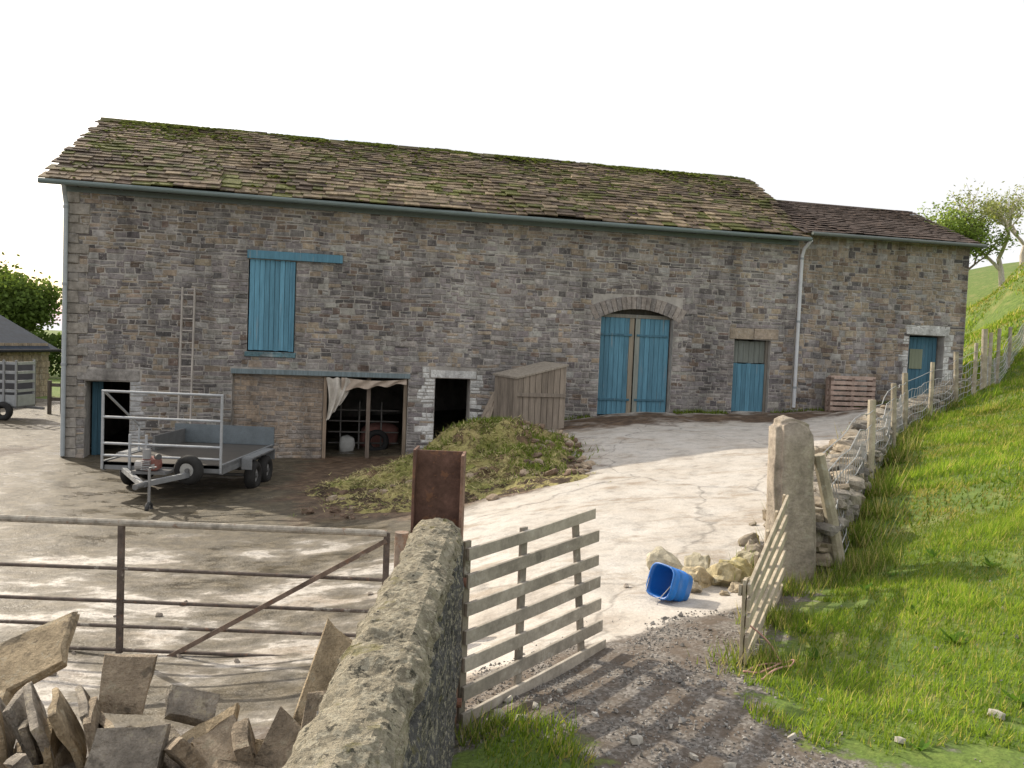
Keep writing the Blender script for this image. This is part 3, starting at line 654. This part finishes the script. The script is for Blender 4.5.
for i in range(95):
    x,y=R(.2,1.5),R(13.6,17.6)
    if i>55: x,y=R(-3.4,1.2),R(12.5,14.8)
    z,h=hz(x,y) if x<hx1 else (z1(x,y),0); s=R(.04,.17); k=R(.8,1.2)
    rock(mb,(x,y,max(z,z1(x,y))+s*.15),(s*R(.8,1.4),s,s*.6),rrot(.5),random.choice([(.42*k,.33*k,.24*k),(.2*k,.14*k,.1*k)]),2,.7,.2)
obj('rubble_stones',mb,M_rock,mh)
mb=MB()
for i in range(4600):
    if i<3500:
        cx,cy=random.choice([(.5,14.3),(-.3,17.5),(1.0,15.6),(-.9,17.2),(.7,16.4),(-1.5,16.2),(-.3,15.6),(-.6,16.9),(.3,15.2)]); x,y=random.gauss(cx,.28),random.gauss(cy,.28)
    else:
        q=WP(random.choice([R(10.2,13.2),R(15.6,17.2),R(18.6,22.8)]),0,abs(random.gauss(.06,.08))+.02); x,y=q.x,q.y
    z=max(z1(x,y),hz(x,y)[0] if i<3500 else -9)
    a=R(0,6.28); hh=R(.03,.15); d=Vector((math.cos(a)*hh*.7,math.sin(a)*hh*.7,hh)); w=Vector((-math.sin(a),math.cos(a),0))*.014; k=R(.6,1.3)
    mb.quad([Vector((x,y,z))-w,Vector((x,y,z))+w,Vector((x,y,z))+d],(.17*k,.23*k,.05*k))
obj('weeds',mb,M_grass)

# ------------------------------------------------------------------ coping wall + steel post
cw=empty('concrete_coped_wall'); mb=MB()
prof=[(-.485,-1.6),(-.485,-.12),(-.47,-.05),(-.43,-.012),(-.35,0),(-.28,-.01),(-.235,-.045),(-.22,-.12),(-.22,-1.6)]
ys=np.linspace(-.6,4.15,330); np_=len(prof)
fine=[]
for i in range(np_-1):
    a,b_=prof[i],prof[i+1]; k=40 if abs(a[1]-b_[1])>1 else 6
    for t in range(k): fine.append((a[0]+(b_[0]-a[0])*t/k,a[1]+(b_[1]-a[1])*t/k))
fine.append(prof[-1]); n=len(fine)
for y in ys:
    for (px_,pz_) in fine:
        p=Vector((px_*9,y*9,pz_*9)); dd=.016*noise.noise(p*.4)+.011*noise.noise(p*1.4)+.008*noise.noise(p*4)
        if pz_>-.2: dd-=.022*max(0,noise.noise(p*.8+Vector((9,9,9)))-.2)*3
        dx=math.copysign(1,px_+.35)*(1 if pz_<-.05 else .4)
        ee=max(0,(y-4.08)/.07)
        mb.v.append((px_+dx*dd*1.3,y,2.155+pz_+dd*(1 if pz_>-.13 else 0)-.03*ee*(pz_>-.13)))
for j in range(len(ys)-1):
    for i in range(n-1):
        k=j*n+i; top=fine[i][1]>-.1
        mb.f.append((k,k+n,k+n+1,k+1)); mb.c.append((.42,.375,.28) if top else (.18,.178,.18))  # sunlit top and shaded sides painted into the concrete colour
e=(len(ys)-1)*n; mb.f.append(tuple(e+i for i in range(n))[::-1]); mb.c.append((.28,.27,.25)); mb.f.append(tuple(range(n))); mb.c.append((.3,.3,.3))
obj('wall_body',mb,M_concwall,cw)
mb=MB(); rc_=(.15,.085,.065)
yy=4.24
mb.obox((-.5,yy+.05,.7),(.25,0,0),(0,.014,0),(0,0,1.78),rc_); mb.obox((-.508,yy-.03,.7),(.014,0,0),(0,.18,0),(0,0,1.79),rc_); mb.obox((-.252,yy-.05,.7),(.016,0,0),(0,.2,0),(0,0,1.77),(.26,.16,.12))
mb.tube([(-.25,yy-.06,1.15),(-.2,yy-.06,1.15)],.025,10,(.2,.1,.07)); mb.tube([(-.25,yy-.06,1.8),(-.2,yy-.06,1.8)],.025,10,(.2,.1,.07))
obj('steel_gatepost',mb,M_rust,None,bevel=.002)

hg=empty('timber_slat_gate'); mb=MB()
P0=Vector((-.2,4.24,0)); P1=Vector((.70,5.37,0)); d=(P1-P0); dn_=d.normalized(); nrm=Vector((dn_.y,-dn_.x,0))
nsl=7
for k in range(nsl):
    z0=1.02+k*.153+R(-.006,.006); e1=1.05+k*.155+R(-.006,.006); t1=1.0-.13*k/(nsl-1)+R(-.012,.012)
    a=P0+Vector((0,0,z0)); b_=P0+d*t1+Vector((0,0,e1)); c=R(.82,1.15); w_=R(.068,.082)
    mid=(a+b_)/2+Vector((0,0,R(-.008,.004))); mb.beam(a,mid,.022,w_,(.43*c,.39*c,.33*c)); mb.beam(mid,b_,.022,w_,(.43*c,.39*c,.33*c))
for t in (.36,.84):
    lean=-.11*(t>.5); mb.beam(P0+d*t-nrm*.026+Vector((0,0,.98)),P0+d*(t+lean)-nrm*.026+Vector((0,0,2.0)),.02,.06,(.30,.27,.23),up=tuple(dn_))
mb.beam(P0+d*.015-nrm*.026+Vector((0,0,1.0)),P0+d*.015-nrm*.026+Vector((0,0,2.0)),.02,.05,(.28,.25,.2),up=tuple(dn_))
obj('gate_slats',mb,M_woodh,hg,bevel=.003)

og=empty('open_timber_gate'); mb=MB()
P0=Vector((2.45,6.95,0)); P1=Vector((1.52,4.9,0)); d=P1-P0; dn_=d.normalized(); nrm=Vector((dn_.y,-dn_.x,0))
for k in range(6):
    t=k/5; a=P0+Vector((0,0,1.04+t*.78+R(-.01,.01))); b_=P1+Vector((0,0,1.06+t*.56+R(-.012,.012))); c=R(.85,1.15); mb.beam(a,b_,.022,.075,(.52*c,.45*c,.34*c))
for t in (.0,.25,.5,.75,.98):
    q=P0+d*t; top=1.86-.2*t; mb.beam(q+nrm*.03+Vector((0,0,.98)),q+nrm*.03+Vector((0,0,top)),.022,.08,(.48,.41,.30),up=tuple(dn_))
mb.beam(P0+nrm*.055+Vector((0,0,1.05)),P1+nrm*.055+Vector((0,0,1.6)),.02,.07,(.45,.39,.30))
obj('gate_rails',mb,M_woodh,og,bevel=.003)
mb=MB(); pts=[]
for i in range(70):
    t=i/69; x=1.58+.16*math.sin(t*11)+t*.12; y=4.95+.12*math.cos(t*9)-.22*t; pts.append((x,y,z1(x,y)+.012+.02*abs(math.sin(t*20))+.35*max(0,.12-t)*5))
mb.tube(pts,.006,6,(.55,.32,.27)); obj('orange_twine',mb,M_cloth,smooth=True)

bm=bmesh.new(); bmesh.ops.create_cube(bm,size=1)
for v in bm.verts: v.co=Vector((v.co.x*.40,v.co.y*.26,v.co.z*1.75))
bmesh.ops.bevel(bm,geom=bm.edges[:],offset=.05,segments=3,affect='EDGES'); bmesh.ops.subdivide_edges(bm,edges=bm.edges[:],cuts=5,use_grid_fill=True)
for v in bm.verts:
    t=(v.co.z+.875)/1.75; k=1.12-.22*t; v.co.x*=k; v.co.y*=k
    if t>.85: v.co.z-=.22*max(0,(v.co.x+.04))+1.6*v.co.x**2
    v.co+=v.co.normalized()*(.035*noise.noise(v.co*3)+.018*noise.noise(v.co*8)+.01*noise.noise(v.co*20)); v.co.x-=.04*(t-.5)
me=bpy.data.meshes.new('stone_gatepost'); bm.to_mesh(me); bm.free(); ca=me.color_attributes.new("Col",'FLOAT_COLOR','CORNER'); ca.data.foreach_set("color",[.44,.38,.31,1]*len(me.loops)); me.materials.append(M_rock)
me.polygons.foreach_set("use_smooth",[True]*len(me.polygons))
o=bpy.data.objects.new('stone_gatepost',me); o.location=(2.62,7.35,1.64); o.rotation_euler=(0,-.02,.15); scene.collection.objects.link(o)

# ------------------------------------------------------------------ fence
posts=[((3.18,7.47),(2.87,7.4),1.1,2.17,.06),((4.8,10.6),(4.78,10.6),1.3,2.55,.055),((6.2,12.9),(6.15,12.9),1.5,2.72,.045),((7.5,15.2),(7.45,15.2),1.6,2.87,.055),((8.8,16.8),(8.8,16.8),1.85,3.1,.045),((10.1,18.2),(10.05,18.2),2.1,3.36,.055),((10.9,18.9),(10.9,18.9),2.3,3.6,.045),((11.3,19.2),(11.25,19.2),2.5,3.95,.07),((12.6,21.2),(12.6,21.2),2.6,3.95,.05),((13.9,23),(13.9,23),2.8,4.15,.05),((15.2,24.6),(15.2,24.6),2.9,4.3,.055),((17.5,27.5),(17.5,27.5),3.5,4.95,.05)]
mb=MB()
for (bx_,by_),(tx,ty),zb,ztp,r in posts:
    k=R(.9,1.15); zb=min(zb,z1(bx_,by_)-.1); mb.tube([(bx_,by_,zb),((bx_+tx)/2+.01,(by_+ty)/2,(zb+ztp)/2),(tx,ty,ztp)],[r*1.05,r,r*.92],9,(.42*k,.37*k,.28*k))
fe=empty('post_and_wire_fence'); obj('fence_posts',mb,M_woodh,fe)
mb=MB()
for (p,q) in zip(posts[:-1],posts[1:]):
    za,zb=z1(*p[0]),z1(*q[0]); a0=Vector((p[0][0],p[0][1],0)); b0=Vector((q[0][0],q[0][1],0)); a1=Vector((p[1][0],p[1][1],0)); b1=Vector((q[1][0],q[1][1],0))
    Hh=min(p[3]-za,q[3]-zb)
    def pt(t,h):
        lo=a0.lerp(b0,t); hi=a1.lerp(b1,t); k=h/1.2; g_=z1(lo.x,lo.y); return Vector((lo.x+(hi.x-lo.x)*k+.03*math.sin(t*9+h*5),lo.y+(hi.y-lo.y)*k,g_+h-.04*math.sin(math.pi*t)+.012*math.sin(t*25+h*9)))
    hs=[.08,.2,.34,.5,.68,.85,1.05]
    for h in hs:
        if h<Hh: mb.tube([pt(i/8,h) for i in range(9)],.0065,4,(.42,.42,.41),False)
    n=int((b0-a0).length/.16)
    for i in range(1,n): mb.tube([pt(i/n,.06),pt(i/n,.45),pt(i/n,.85)],.0055,3,(.42,.42,.41),False)
obj('wire_netting',mb,M_galv,fe)

mb=MB()
line=[(2.75,7.5),(3.5,8.7),(4.45,10.6),(5.8,12.9),(7.05,15.2),(8.4,17.0),(9.7,18.3),(11.2,20.3),(12.9,22.6)]
hts=[.55,.5,.45,.4,.4,.35,.3,.3,.3]
for i in range(len(line)-1):
    a,b_=Vector((*line[i],0)),Vector((*line[i+1],0)); ln=(b_-a).length; dd=(b_-a).normalized(); nr=Vector((-dd.y,dd.x,0)); h0,h1=hts[i],hts[i+1]
    ang=math.atan2(dd.y,dd.x)
    for side in (-.16,.14):
        z=0
        while z<max(h0,h1):
            ch=R(.07,.13); s=0
            while s<ln:
                w=R(.11,.32); t=min(1,s/ln); hh=h0+(h1-h0)*t+.35*noise.noise(Vector((i*5+s,0,0)))
                if z<hh:
                    c=a+dd*(s+w/2)+nr*(side*(1-z*.3)+R(-.07,.07)); k=R(.7,1.15); g_=z1(c.x,c.y)
                    rock(mb,(c.x,c.y,g_+z+ch/2+R(-.02,.03)),(w*1.0,R(.15,.28),ch*.95),Euler((R(-.25,.25),R(-.25,.25),ang+R(-.5,.5))),random.choice([(.36*k,.32*k,.26*k),(.28*k,.255*k,.22*k),(.43*k,.36*k,.27*k)]),2,.45,.18)
                s+=w*.95
            z+=ch
for i in range(260):
    t=R(0,5.99); j=int(t); f=t-j; x=line[j][0]*(1-f)+line[j+1][0]*f-abs(random.gauss(.1,.35)); y=line[j][1]*(1-f)+line[j+1][1]*f; s=R(.05,.2); k=R(.8,1.2)
    rock(mb,(x,y,z1(x,y)+s*.2),(s*1.3,s,s*.7),rrot(.6),(.38*k,.33*k,.26*k),2,.6,.2)
obj('dry_stone_wall',mb,M_rock)
mb=MB()
for i in range(12000):
    t=R(0,6.99); j=int(t); f=t-j; side=R(0,1)
    x=line[j][0]*(1-f)+line[j+1][0]*f+(random.gauss(.38,.17) if side<.85 else random.gauss(-.35,.15)); y=line[j][1]*(1-f)+line[j+1][1]*f
    cl=noise.noise(Vector((x*1.7,y*1.7,0)))
    if cl<-.05: continue
    z=z1(x,y); a=R(0,6.28); hh=R(.08,.34)*(.7+cl*1.3); d=Vector((math.cos(a)*hh*.5,math.sin(a)*hh*.5,hh)); w=Vector((-math.sin(a),math.cos(a),0))*.009; k=R(.6,1.3)
    mb.quad([Vector((x,y,z))-w,Vector((x,y,z))+w,Vector((x,y,z))+d],(.17*k,.24*k,.05*k) if R(0,1)<.65 else (.42*k,.38*k,.19*k))
for (cx,cy,sd0,nn,hm) in ((1.62,4.95,.14,500,.16),(2.0,5.8,.12,400,.18),(2.45,6.9,.12,400,.2),(2.95,7.2,.2,600,.22),(-.12,4.1,.08,250,.1),(3.3,7.3,.15,500,.25)):
    for i in range(nn):
        x,y=random.gauss(cx,sd0),random.gauss(cy,sd0); z=z1(x,y); a=R(0,6.28); hh=R(.04,hm); d=Vector((math.cos(a)*hh*.5,math.sin(a)*hh*.5,hh)); w=Vector((-math.sin(a),math.cos(a),0))*.004; k=R(.6,1.3)
        mb.quad([Vector((x,y,z))-w,Vector((x,y,z))+w,Vector((x,y,z))+d],(.17*k,.24*k,.05*k) if R(0,1)<.7 else (.42*k,.38*k,.19*k))
obj('verge_grass',mb,M_grass)
mb=MB()
for x,y,s,c in ((1.75,7.15,.2,(.55,.46,.30)),(2.0,7.3,.24,(.52,.45,.28)),(2.2,7.5,.28,(.54,.47,.24)),(1.55,7.6,.24,(.55,.5,.38)),(1.65,6.95,.12,(.46,.40,.3)),(2.25,7.15,.15,(.45,.40,.28)),(1.85,7.65,.2,(.5,.45,.33)),(2.4,7.8,.22,(.46,.42,.3)),(1.5,7.3,.1,(.5,.42,.3)),(2.05,7.0,.1,(.5,.42,.3)),(1.9,6.8,.05,(.5,.42,.3)),(1.1,7.1,.04,(.4,.35,.3)),(2.3,6.9,.06,(.5,.42,.3))):
    rock(mb,(x,y,z1(x,y)+s*.25),(s*1.3,s*.9,s*.75),rrot(.5),c,3,.75,.28)
obj('boulders',mb,M_rock)
jc=empty('blue_plastic_tub'); mb=MB()
zg=z1(1.4,6.6); ax=Vector((-.80,-.52,.30)).normalized(); sd_=ax.cross(Vector((0,0,1))).normalized(); upv=sd_.cross(ax).normalized(); cc=Vector((1.40,6.62,zg+.135))
def tubring(t,r,nn=28):
    o=[]
    for i in range(nn):
        a=2*math.pi*i/nn; ca_,sa=math.cos(a),math.sin(a); q=(abs(ca_)**4+abs(sa)**4)**(-.25); o.append(cc+ax*t+(sd_*ca_+upv*sa)*r*q)
    return o
prf=[(-.13,.0),(-.13,.105),(-.12,.118),(-.06,.124),(-.055,.130),(-.045,.130),(-.04,.125),(.05,.130),(.055,.136),(.065,.136),(.07,.131),(.125,.134),(.13,.142),(.138,.142),(.138,.128),(.10,.122),(-.11,.11),(-.115,.0)]
for t,r in prf: mb.v+=[tuple(p) for p in tubring(t,max(r,.001))]
for i in range(len(prf)-1):
    for k in range(28):
        k2=(k+1)%28; mb.f.append((i*28+k,i*28+k2,(i+1)*28+k2,(i+1)*28+k)); mb.c.append((.012,.19,.66) if i<13 else (.01,.12,.42))
obj('tub_shell',mb,M_plastic,jc,smooth=True)
mb=MB(); mb.tube([cc+ax*.13+sd_*.13,cc+ax*.17+sd_*.09-upv*.12,cc+ax*.18-upv*.16,cc+ax*.17-sd_*.09-upv*.12,cc+ax*.13-sd_*.13],.004,6,(.3,.3,.3)); obj('tub_handle',mb,M_galv,jc,smooth=True)

# ------------------------------------------------------------------ metal field gate
fg_=empty('tubular_field_gate'); mb=MB(); gc=(.13,.105,.09); gc2=(.36,.33,.28)
y=6.8; xa,xb=-5.3,-1.02
mb.tube([(xa,y,1.415),(xb,y,1.415)],.030,10,gc2)
for z in (1.01,.73,.515,.30): mb.tube([(xa,y,z),(-3.3,y,z+R(-.01,.01)),(xb,y,z)],.017,8,gc)
for x in (xa,-3.3,xb): mb.beam((x,y,.28),(x,y,1.42),.05,.035,gc,up=(0,1,0))
mb.beam((xb,y-.03,1.36),(-2.98,y-.03,.2),.012,.04,(.2,.15,.12))
obj('gate_bars',mb,M_gate,fg_)
mb=MB(); mb.tube([(-.9,6.85,.1),(-.9,6.85,1.42)],.06,12,(.32,.25,.2)); mb.tube([(-.9,6.85,.98),(-1.03,6.8,.98)],.02,8,gc); obj('gate_post',mb,M_rust)

# ------------------------------------------------------------------ slab heap
sh=empty('stone_slab_pile'); mb=MB()
def slab(c,L_,W_,T_,rot,col):
    Mr=rot.to_matrix(); c=Vector(c)
    cor=[(-1,-1),(1,-1),(1,1),(-1,1)]; cor=[(a*R(.68,1.05),q*R(.68,1.05)) for a,q in cor]
    if random.random()<.45: k=random.randrange(4); a=cor[k]; cor[k]=(a[0]*R(.3,.6),a[1])
    out=[]
    for i in range(4):
        a,q=cor[i],cor[(i+1)%4]; out.append(Vector((a[0]*L_/2,a[1]*W_/2,0)))
        for f in (.33,.67): out.append(Vector(((a[0]+(q[0]-a[0])*f+R(-.05,.03))*L_/2,(a[1]+(q[1]-a[1])*f+R(-.05,.03))*W_/2,0)))
    n=12; b=len(mb.v); nr_=5; jt=[R(-.006,.006) for _ in range(n)]
    for r in range(nr_):
        z=-T_/2+T_*r/(nr_-1)
        for i_,p in enumerate(out):
            s=(.965 if r in (0,nr_-1) else 1)+R(-.022,.022); mb.v.append(tuple(c+Mr@Vector((p.x*s,p.y*s,z+jt[i_]+R(-.003,.003)))))
    for r in range(nr_-1):
        for i in range(n): mb.f.append((b+r*n+i,b+r*n+(i+1)%n,b+(r+1)*n+(i+1)%n,b+(r+1)*n+i)); mb.c.append(col)
    mb.f.append(tuple(b+i for i in range(n))[::-1]); mb.c.append(col); mb.f.append(tuple(b+(nr_-1)*n+i for i in range(n))); mb.c.append(col)
def sc():
    k=R(.85,1.2); return random.choice([(.42*k,.34*k,.25*k),(.35*k,.31*k,.26*k),(.48*k,.38*k,.25*k)])
for i in range(520):
    x=R(-3.2,-.56); y=R(1.5,3.15); s=R(.12,.27); top=1.56-.25*max(0,y-2.9)/.3; zz=R(1.2,top)
    q=R(0,1)
    rot=Euler((R(.25,1.0),R(-.5,.5),R(-.6,.9))) if q<.4 else (Euler((R(-.5,.5),R(-.4,.4),R(0,3.1))) if q<.7 else Euler((R(-.3,.3),R(.9,1.5),R(.2,1.2))))
    slab((x,y,zz),s,s*R(.5,.85),R(.025,.06),rot,sc())
for k in range(11):
    slab((-1.92+k*.05,2.9+R(-.06,.06),1.58+R(-.04,.03)),.24,.28,.028,Euler((R(-.15,.15),1.3+R(-.18,.12),.55+R(-.15,.15))),sc())
for (x,y,z,L_,W_,T_,e_) in [(-1.47,3.08,1.67,.22,.27,.05,(1.3,.12,.3)),(-1.28,2.7,1.55,.26,.30,.08,(.95,.15,.15)),(-2.05,3.25,1.64,.62,.28,.05,(.55,-.42,.35)),(-2.2,3.15,1.52,.6,.30,.06,(.4,-.3,.2)),(-1.22,3.1,1.58,.22,.15,.05,(.7,.4,.5)),(-.98,2.78,1.56,.26,.20,.06,(.6,-.5,.6)),(-1.08,3.0,1.52,.3,.17,.05,(.5,-.4,.5)),(-.70,2.95,1.60,.75,.16,.04,(.5,-.95,1.22)),(-.64,2.75,1.58,.6,.16,.04,(.4,-1.1,1.27)),(-.80,2.8,1.52,.55,.18,.045,(.5,-.8,1.1)),(-1.62,2.55,1.5,.26,.22,.05,(1.0,.2,.6)),(-2.35,2.9,1.5,.3,.26,.05,(1.0,.1,-.2)),(-1.0,2.5,1.46,.26,.22,.05,(.7,-.3,.3))]:
    slab((x,y,z),L_,W_,T_,Euler(e_),sc())
obj('slabs',mb,M_slab,sh)
mb=MB()
for i in range(200):
    x=R(-3.2,-.6); y=R(2.6,4.3); s=R(.04,.13); k=R(.75,1.2); rock(mb,(x,y,z1(x,y)+s*.2),(s*1.3,s,s*.7),rrot(.6),(.38*k,.33*k,.27*k))
for i in range(10):
    x,y=R(-4,-1.2),R(5,9); s=R(.02,.06); rock(mb,(x,y,z1(x,y)+s*.2),(s*1.3,s,s*.7),rrot(.6),(.3,.26,.22))
obj('loose_rubble',mb,M_rock,sh)

# ------------------------------------------------------------------ background
ss=empty('stone_outbuilding'); mb=MB()
mb.obox((-27.5,26,-.3),(6.6,0,0),(0,10,0),(0,0,2.55),(.36,.30,.24)); obj('outbuilding_walls',mb,M_mortar,ss)
mb=MB(); 
for i in range(9):
    for j in range(32):
        k=R(.75,1.2); y_=26+j*.31; z_=i*.27; mb.obox((-20.895,y_+(i%2)*.15,z_),(.03,0,0),(0,.29,0),(0,0,.25),(.34*k,.27*k,.20*k))
obj('outbuilding_stones',mb,M_stone,ss)
mb=MB(); rs=(.030,.040,.058)
mb.quad([(-20.6,25.7,2.15),(-20.6,36.3,2.15),(-24.2,36.3,4.1),(-24.2,25.7,4.1)],rs); mb.quad([(-27.8,25.7,2.15),(-27.8,36.3,2.15),(-24.2,36.3,4.1),(-24.2,25.7,4.1)],rs); mb.quad([(-20.6,36.2,2.1),(-27.8,36.2,2.1),(-24.2,36.2,4.0)],(.2,.17,.14)); mb.quad([(-20.6,25.9,2.1),(-27.8,25.9,2.1),(-24.2,25.9,4.0)],(.2,.17,.14))
mb.tube([(-20.55,25.7,2.1),(-20.55,36.3,2.1)],.07,8,(.03,.03,.035))
obj('outbuilding_roof',mb,M_dkslate,ss)
ct=empty('cattle_trailer'); mb=MB(); gg=(.36,.38,.39); xo=-.55; yb=26.9
for z in (.95,1.25,1.55,1.85): mb.obox((-18.5+xo,25.9,z),(3.0,0,0),(0,.04,0),(0,0,.09),gg); mb.obox((-15.54+xo,25.9,z),(.04,0,0),(0,1.0,0),(0,0,.09),gg)
mb.obox((-18.5+xo,25.9,.5),(3.0,0,0),(0,.04,0),(0,0,.36),gg); mb.obox((-15.54+xo,25.9,.5),(.04,0,0),(0,1.0,0),(0,0,.36),gg)
for x in (-18.5,-17.5,-16.5,-15.95,-15.55): mb.obox((x+xo,25.86,.5),(.06,0,0),(0,.04,0),(0,0,1.5),(.3,.31,.32))
mb.obox((-15.56+xo,26.85,.5),(.06,0,0),(0,.05,0),(0,0,1.5),(.3,.31,.32))
mb.obox((-18.5+xo,25.9,.42),(3,0,0),(0,1.0,0),(0,0,.08),(.15,.15,.15)); mb.obox((-18.5+xo,26.9,.5),(3,0,0),(0,.03,0),(0,0,1.4),(.07,.07,.075))
mb.beam((-15.6+xo,26.4,.45),(-14.9+xo,26.4,.42),.08,.08,(.2,.2,.2))
obj('trailer_body',mb,M_galv,ct)
mb=MB()
for x in (-16.6,-15.9): mb.ring((x+xo,25.82,.33),(0,1,0),.22,.1,20,8,(.04,.04,.04))
obj('trailer_tyres',mb,M_tyre,ct,smooth=True)
mb=MB()
for x in (-16.2,-15.75): mb.tube([(x,28,0),(x,28,1.25)],.07,8,(.16,.14,.12))
mb.beam((-16.2,28,1.1),(-15.75,28,1.1),.05,.12,(.16,.14,.12)); mb.beam((-16.2,28,.6),(-15.75,28,.6),.05,.12,(.16,.14,.12))
obj('timber_rack',mb,M_wood)

def tree(name,base,h,cr,nleaf,leaf,seed,bark=(.2,.17,.14),col=(.09,.15,.03)):
    random.seed(seed); e=empty(name); mb=MB(); tips=[]
    def br(p,d,l,r,dep):
        pts=[p]; q=p; dd=d.copy()
        for i in range(4):
            dd=(dd+Vector((R(-.22,.22),R(-.22,.22),R(-.05,.18)))).normalized(); q=q+dd*l/4; pts.append(q)
            if dep<=1: tips.append(q)
        mb.tube(pts,[r,r*.88,r*.77,r*.67,r*.58],6 if dep<3 else 9,bark,False)
        if dep==0: return
        for k in range(random.choice([3,4]) if dep>1 else 3):
            t=random.choice([2,3,4,4]); a=R(0,6.28); nd=(dd*R(.5,.9)+Vector((math.cos(a),math.sin(a),R(0,.6)))*.75).normalized()
            br(pts[t],nd,l*R(.55,.8),r*.5,dep-1)
    br(Vector(base),Vector((R(-.1,.1),0,1)),h*.42,h*.03,4)
    obj('branches',mb,M_wood,e)
    mb=MB()
    for i in range(nleaf):
        t=random.choice(tips); p=t+Vector((random.gauss(0,1),random.gauss(0,1),random.gauss(0,.8)))*cr
        a=Vector((R(-1,1),R(-1,1),R(-1,1))).normalized()*leaf; b_=a.orthogonal().normalized()*leaf*.6; k=R(.5,1.35)
        mb.quad([p-a,p+b_,p+a,p-b_],(col[0]*k,col[1]*k,col[2]*k))
    obj('leaves',mb,M_leaf,e)
tree('hawthorn_tree',(32.2,62,z1(32.2,62)+1.2),8.6,.42,5500,.15,3,col=(.24,.32,.09))
tree('ash_tree',(36.4,60,z1(36.4,60)-.3),9.5,.42,1300,.13,11,bark=(.55,.5,.43),col=(.28,.31,.12))
tree('ash_tree',(38.2,61,z1(38.2,61)-.3),8.5,.38,1500,.12,5,bark=(.5,.45,.38),col=(.26,.30,.11))
tree('sycamore_tree',(-37.5,60,0),8.0,.6,12000,.16,21,col=(.09,.13,.04))
tree('sycamore_tree',(-34.5,58,0),6.5,.6,10000,.16,22,col=(.11,.16,.045))
tree('sycamore_tree',(-42,62,0),8.0,.6,9000,.16,23,col=(.09,.13,.04))
random.seed(77); mb=MB()
for i in range(14000):
    x=R(-60,-20); y=52+R(-1,1)*.9; z=abs(R(0,1))**.7*(2.2+.6*math.sin(x)+.3*math.sin(x*3)); p=Vector((x,y+R(-.5,.5),z)); a=Vector((R(-1,1),R(-1,1),R(-1,1))).normalized()*.16; b_=a.orthogonal().normalized()*.1; k=R(.4,1.3)
    mb.quad([p-a,p+b_,p+a,p-b_],(.07*k,.11*k,.03*k))
obj('hedge',mb,M_leaf)

# ------------------------------------------------------------------ light
el,az=math.radians(31.5),math.radians(-50)
sd=Vector((math.sin(az)*math.cos(el),math.cos(az)*math.cos(el),math.sin(el)))
L_=bpy.data.lights.new('sun','SUN'); L_.energy=5; L_.angle=math.radians(.5); L_.color=(1,.90,.74)
so=bpy.data.objects.new('sun',L_); so.rotation_euler=sd.to_track_quat('Z','Y').to_euler(); scene.collection.objects.link(so)
w=bpy.data.worlds.new('World'); scene.world=w; w.use_nodes=True; nt=w.node_tree
sk=nt.nodes.new('ShaderNodeTexSky'); sk.sky_type='NISHITA'; sk.sun_disc=False; sk.sun_elevation=el; sk.sun_rotation=az; sk.dust_density=3; sk.air_density=1.0; sk.ozone_density=1.0; sk.altitude=0
bg=nt.nodes['Background']; nt.links.new(mixc(nt,1.0,sk.outputs[0],(6.72,6.74,6.85),'LIGHTEN'),bg.inputs[0]); bg.inputs[1].default_value=.15
scene.view_settings.view_transform='Standard'; scene.view_settings.look='None'; scene.view_settings.exposure=0
cam=bpy.data.cameras.new('camera'); cam.lens=800/1024*36; cam.sensor_width=36; cam.clip_start=.05; cam.clip_end=5000
co=bpy.data.objects.new('camera',cam); scene.collection.objects.link(co); scene.camera=co
co.matrix_world=Matrix.Translation((0,0,3.05))@(Matrix.Rotation(math.radians(87.4),4,'X')@Matrix.Rotation(math.radians(2.3),4,'Z'))
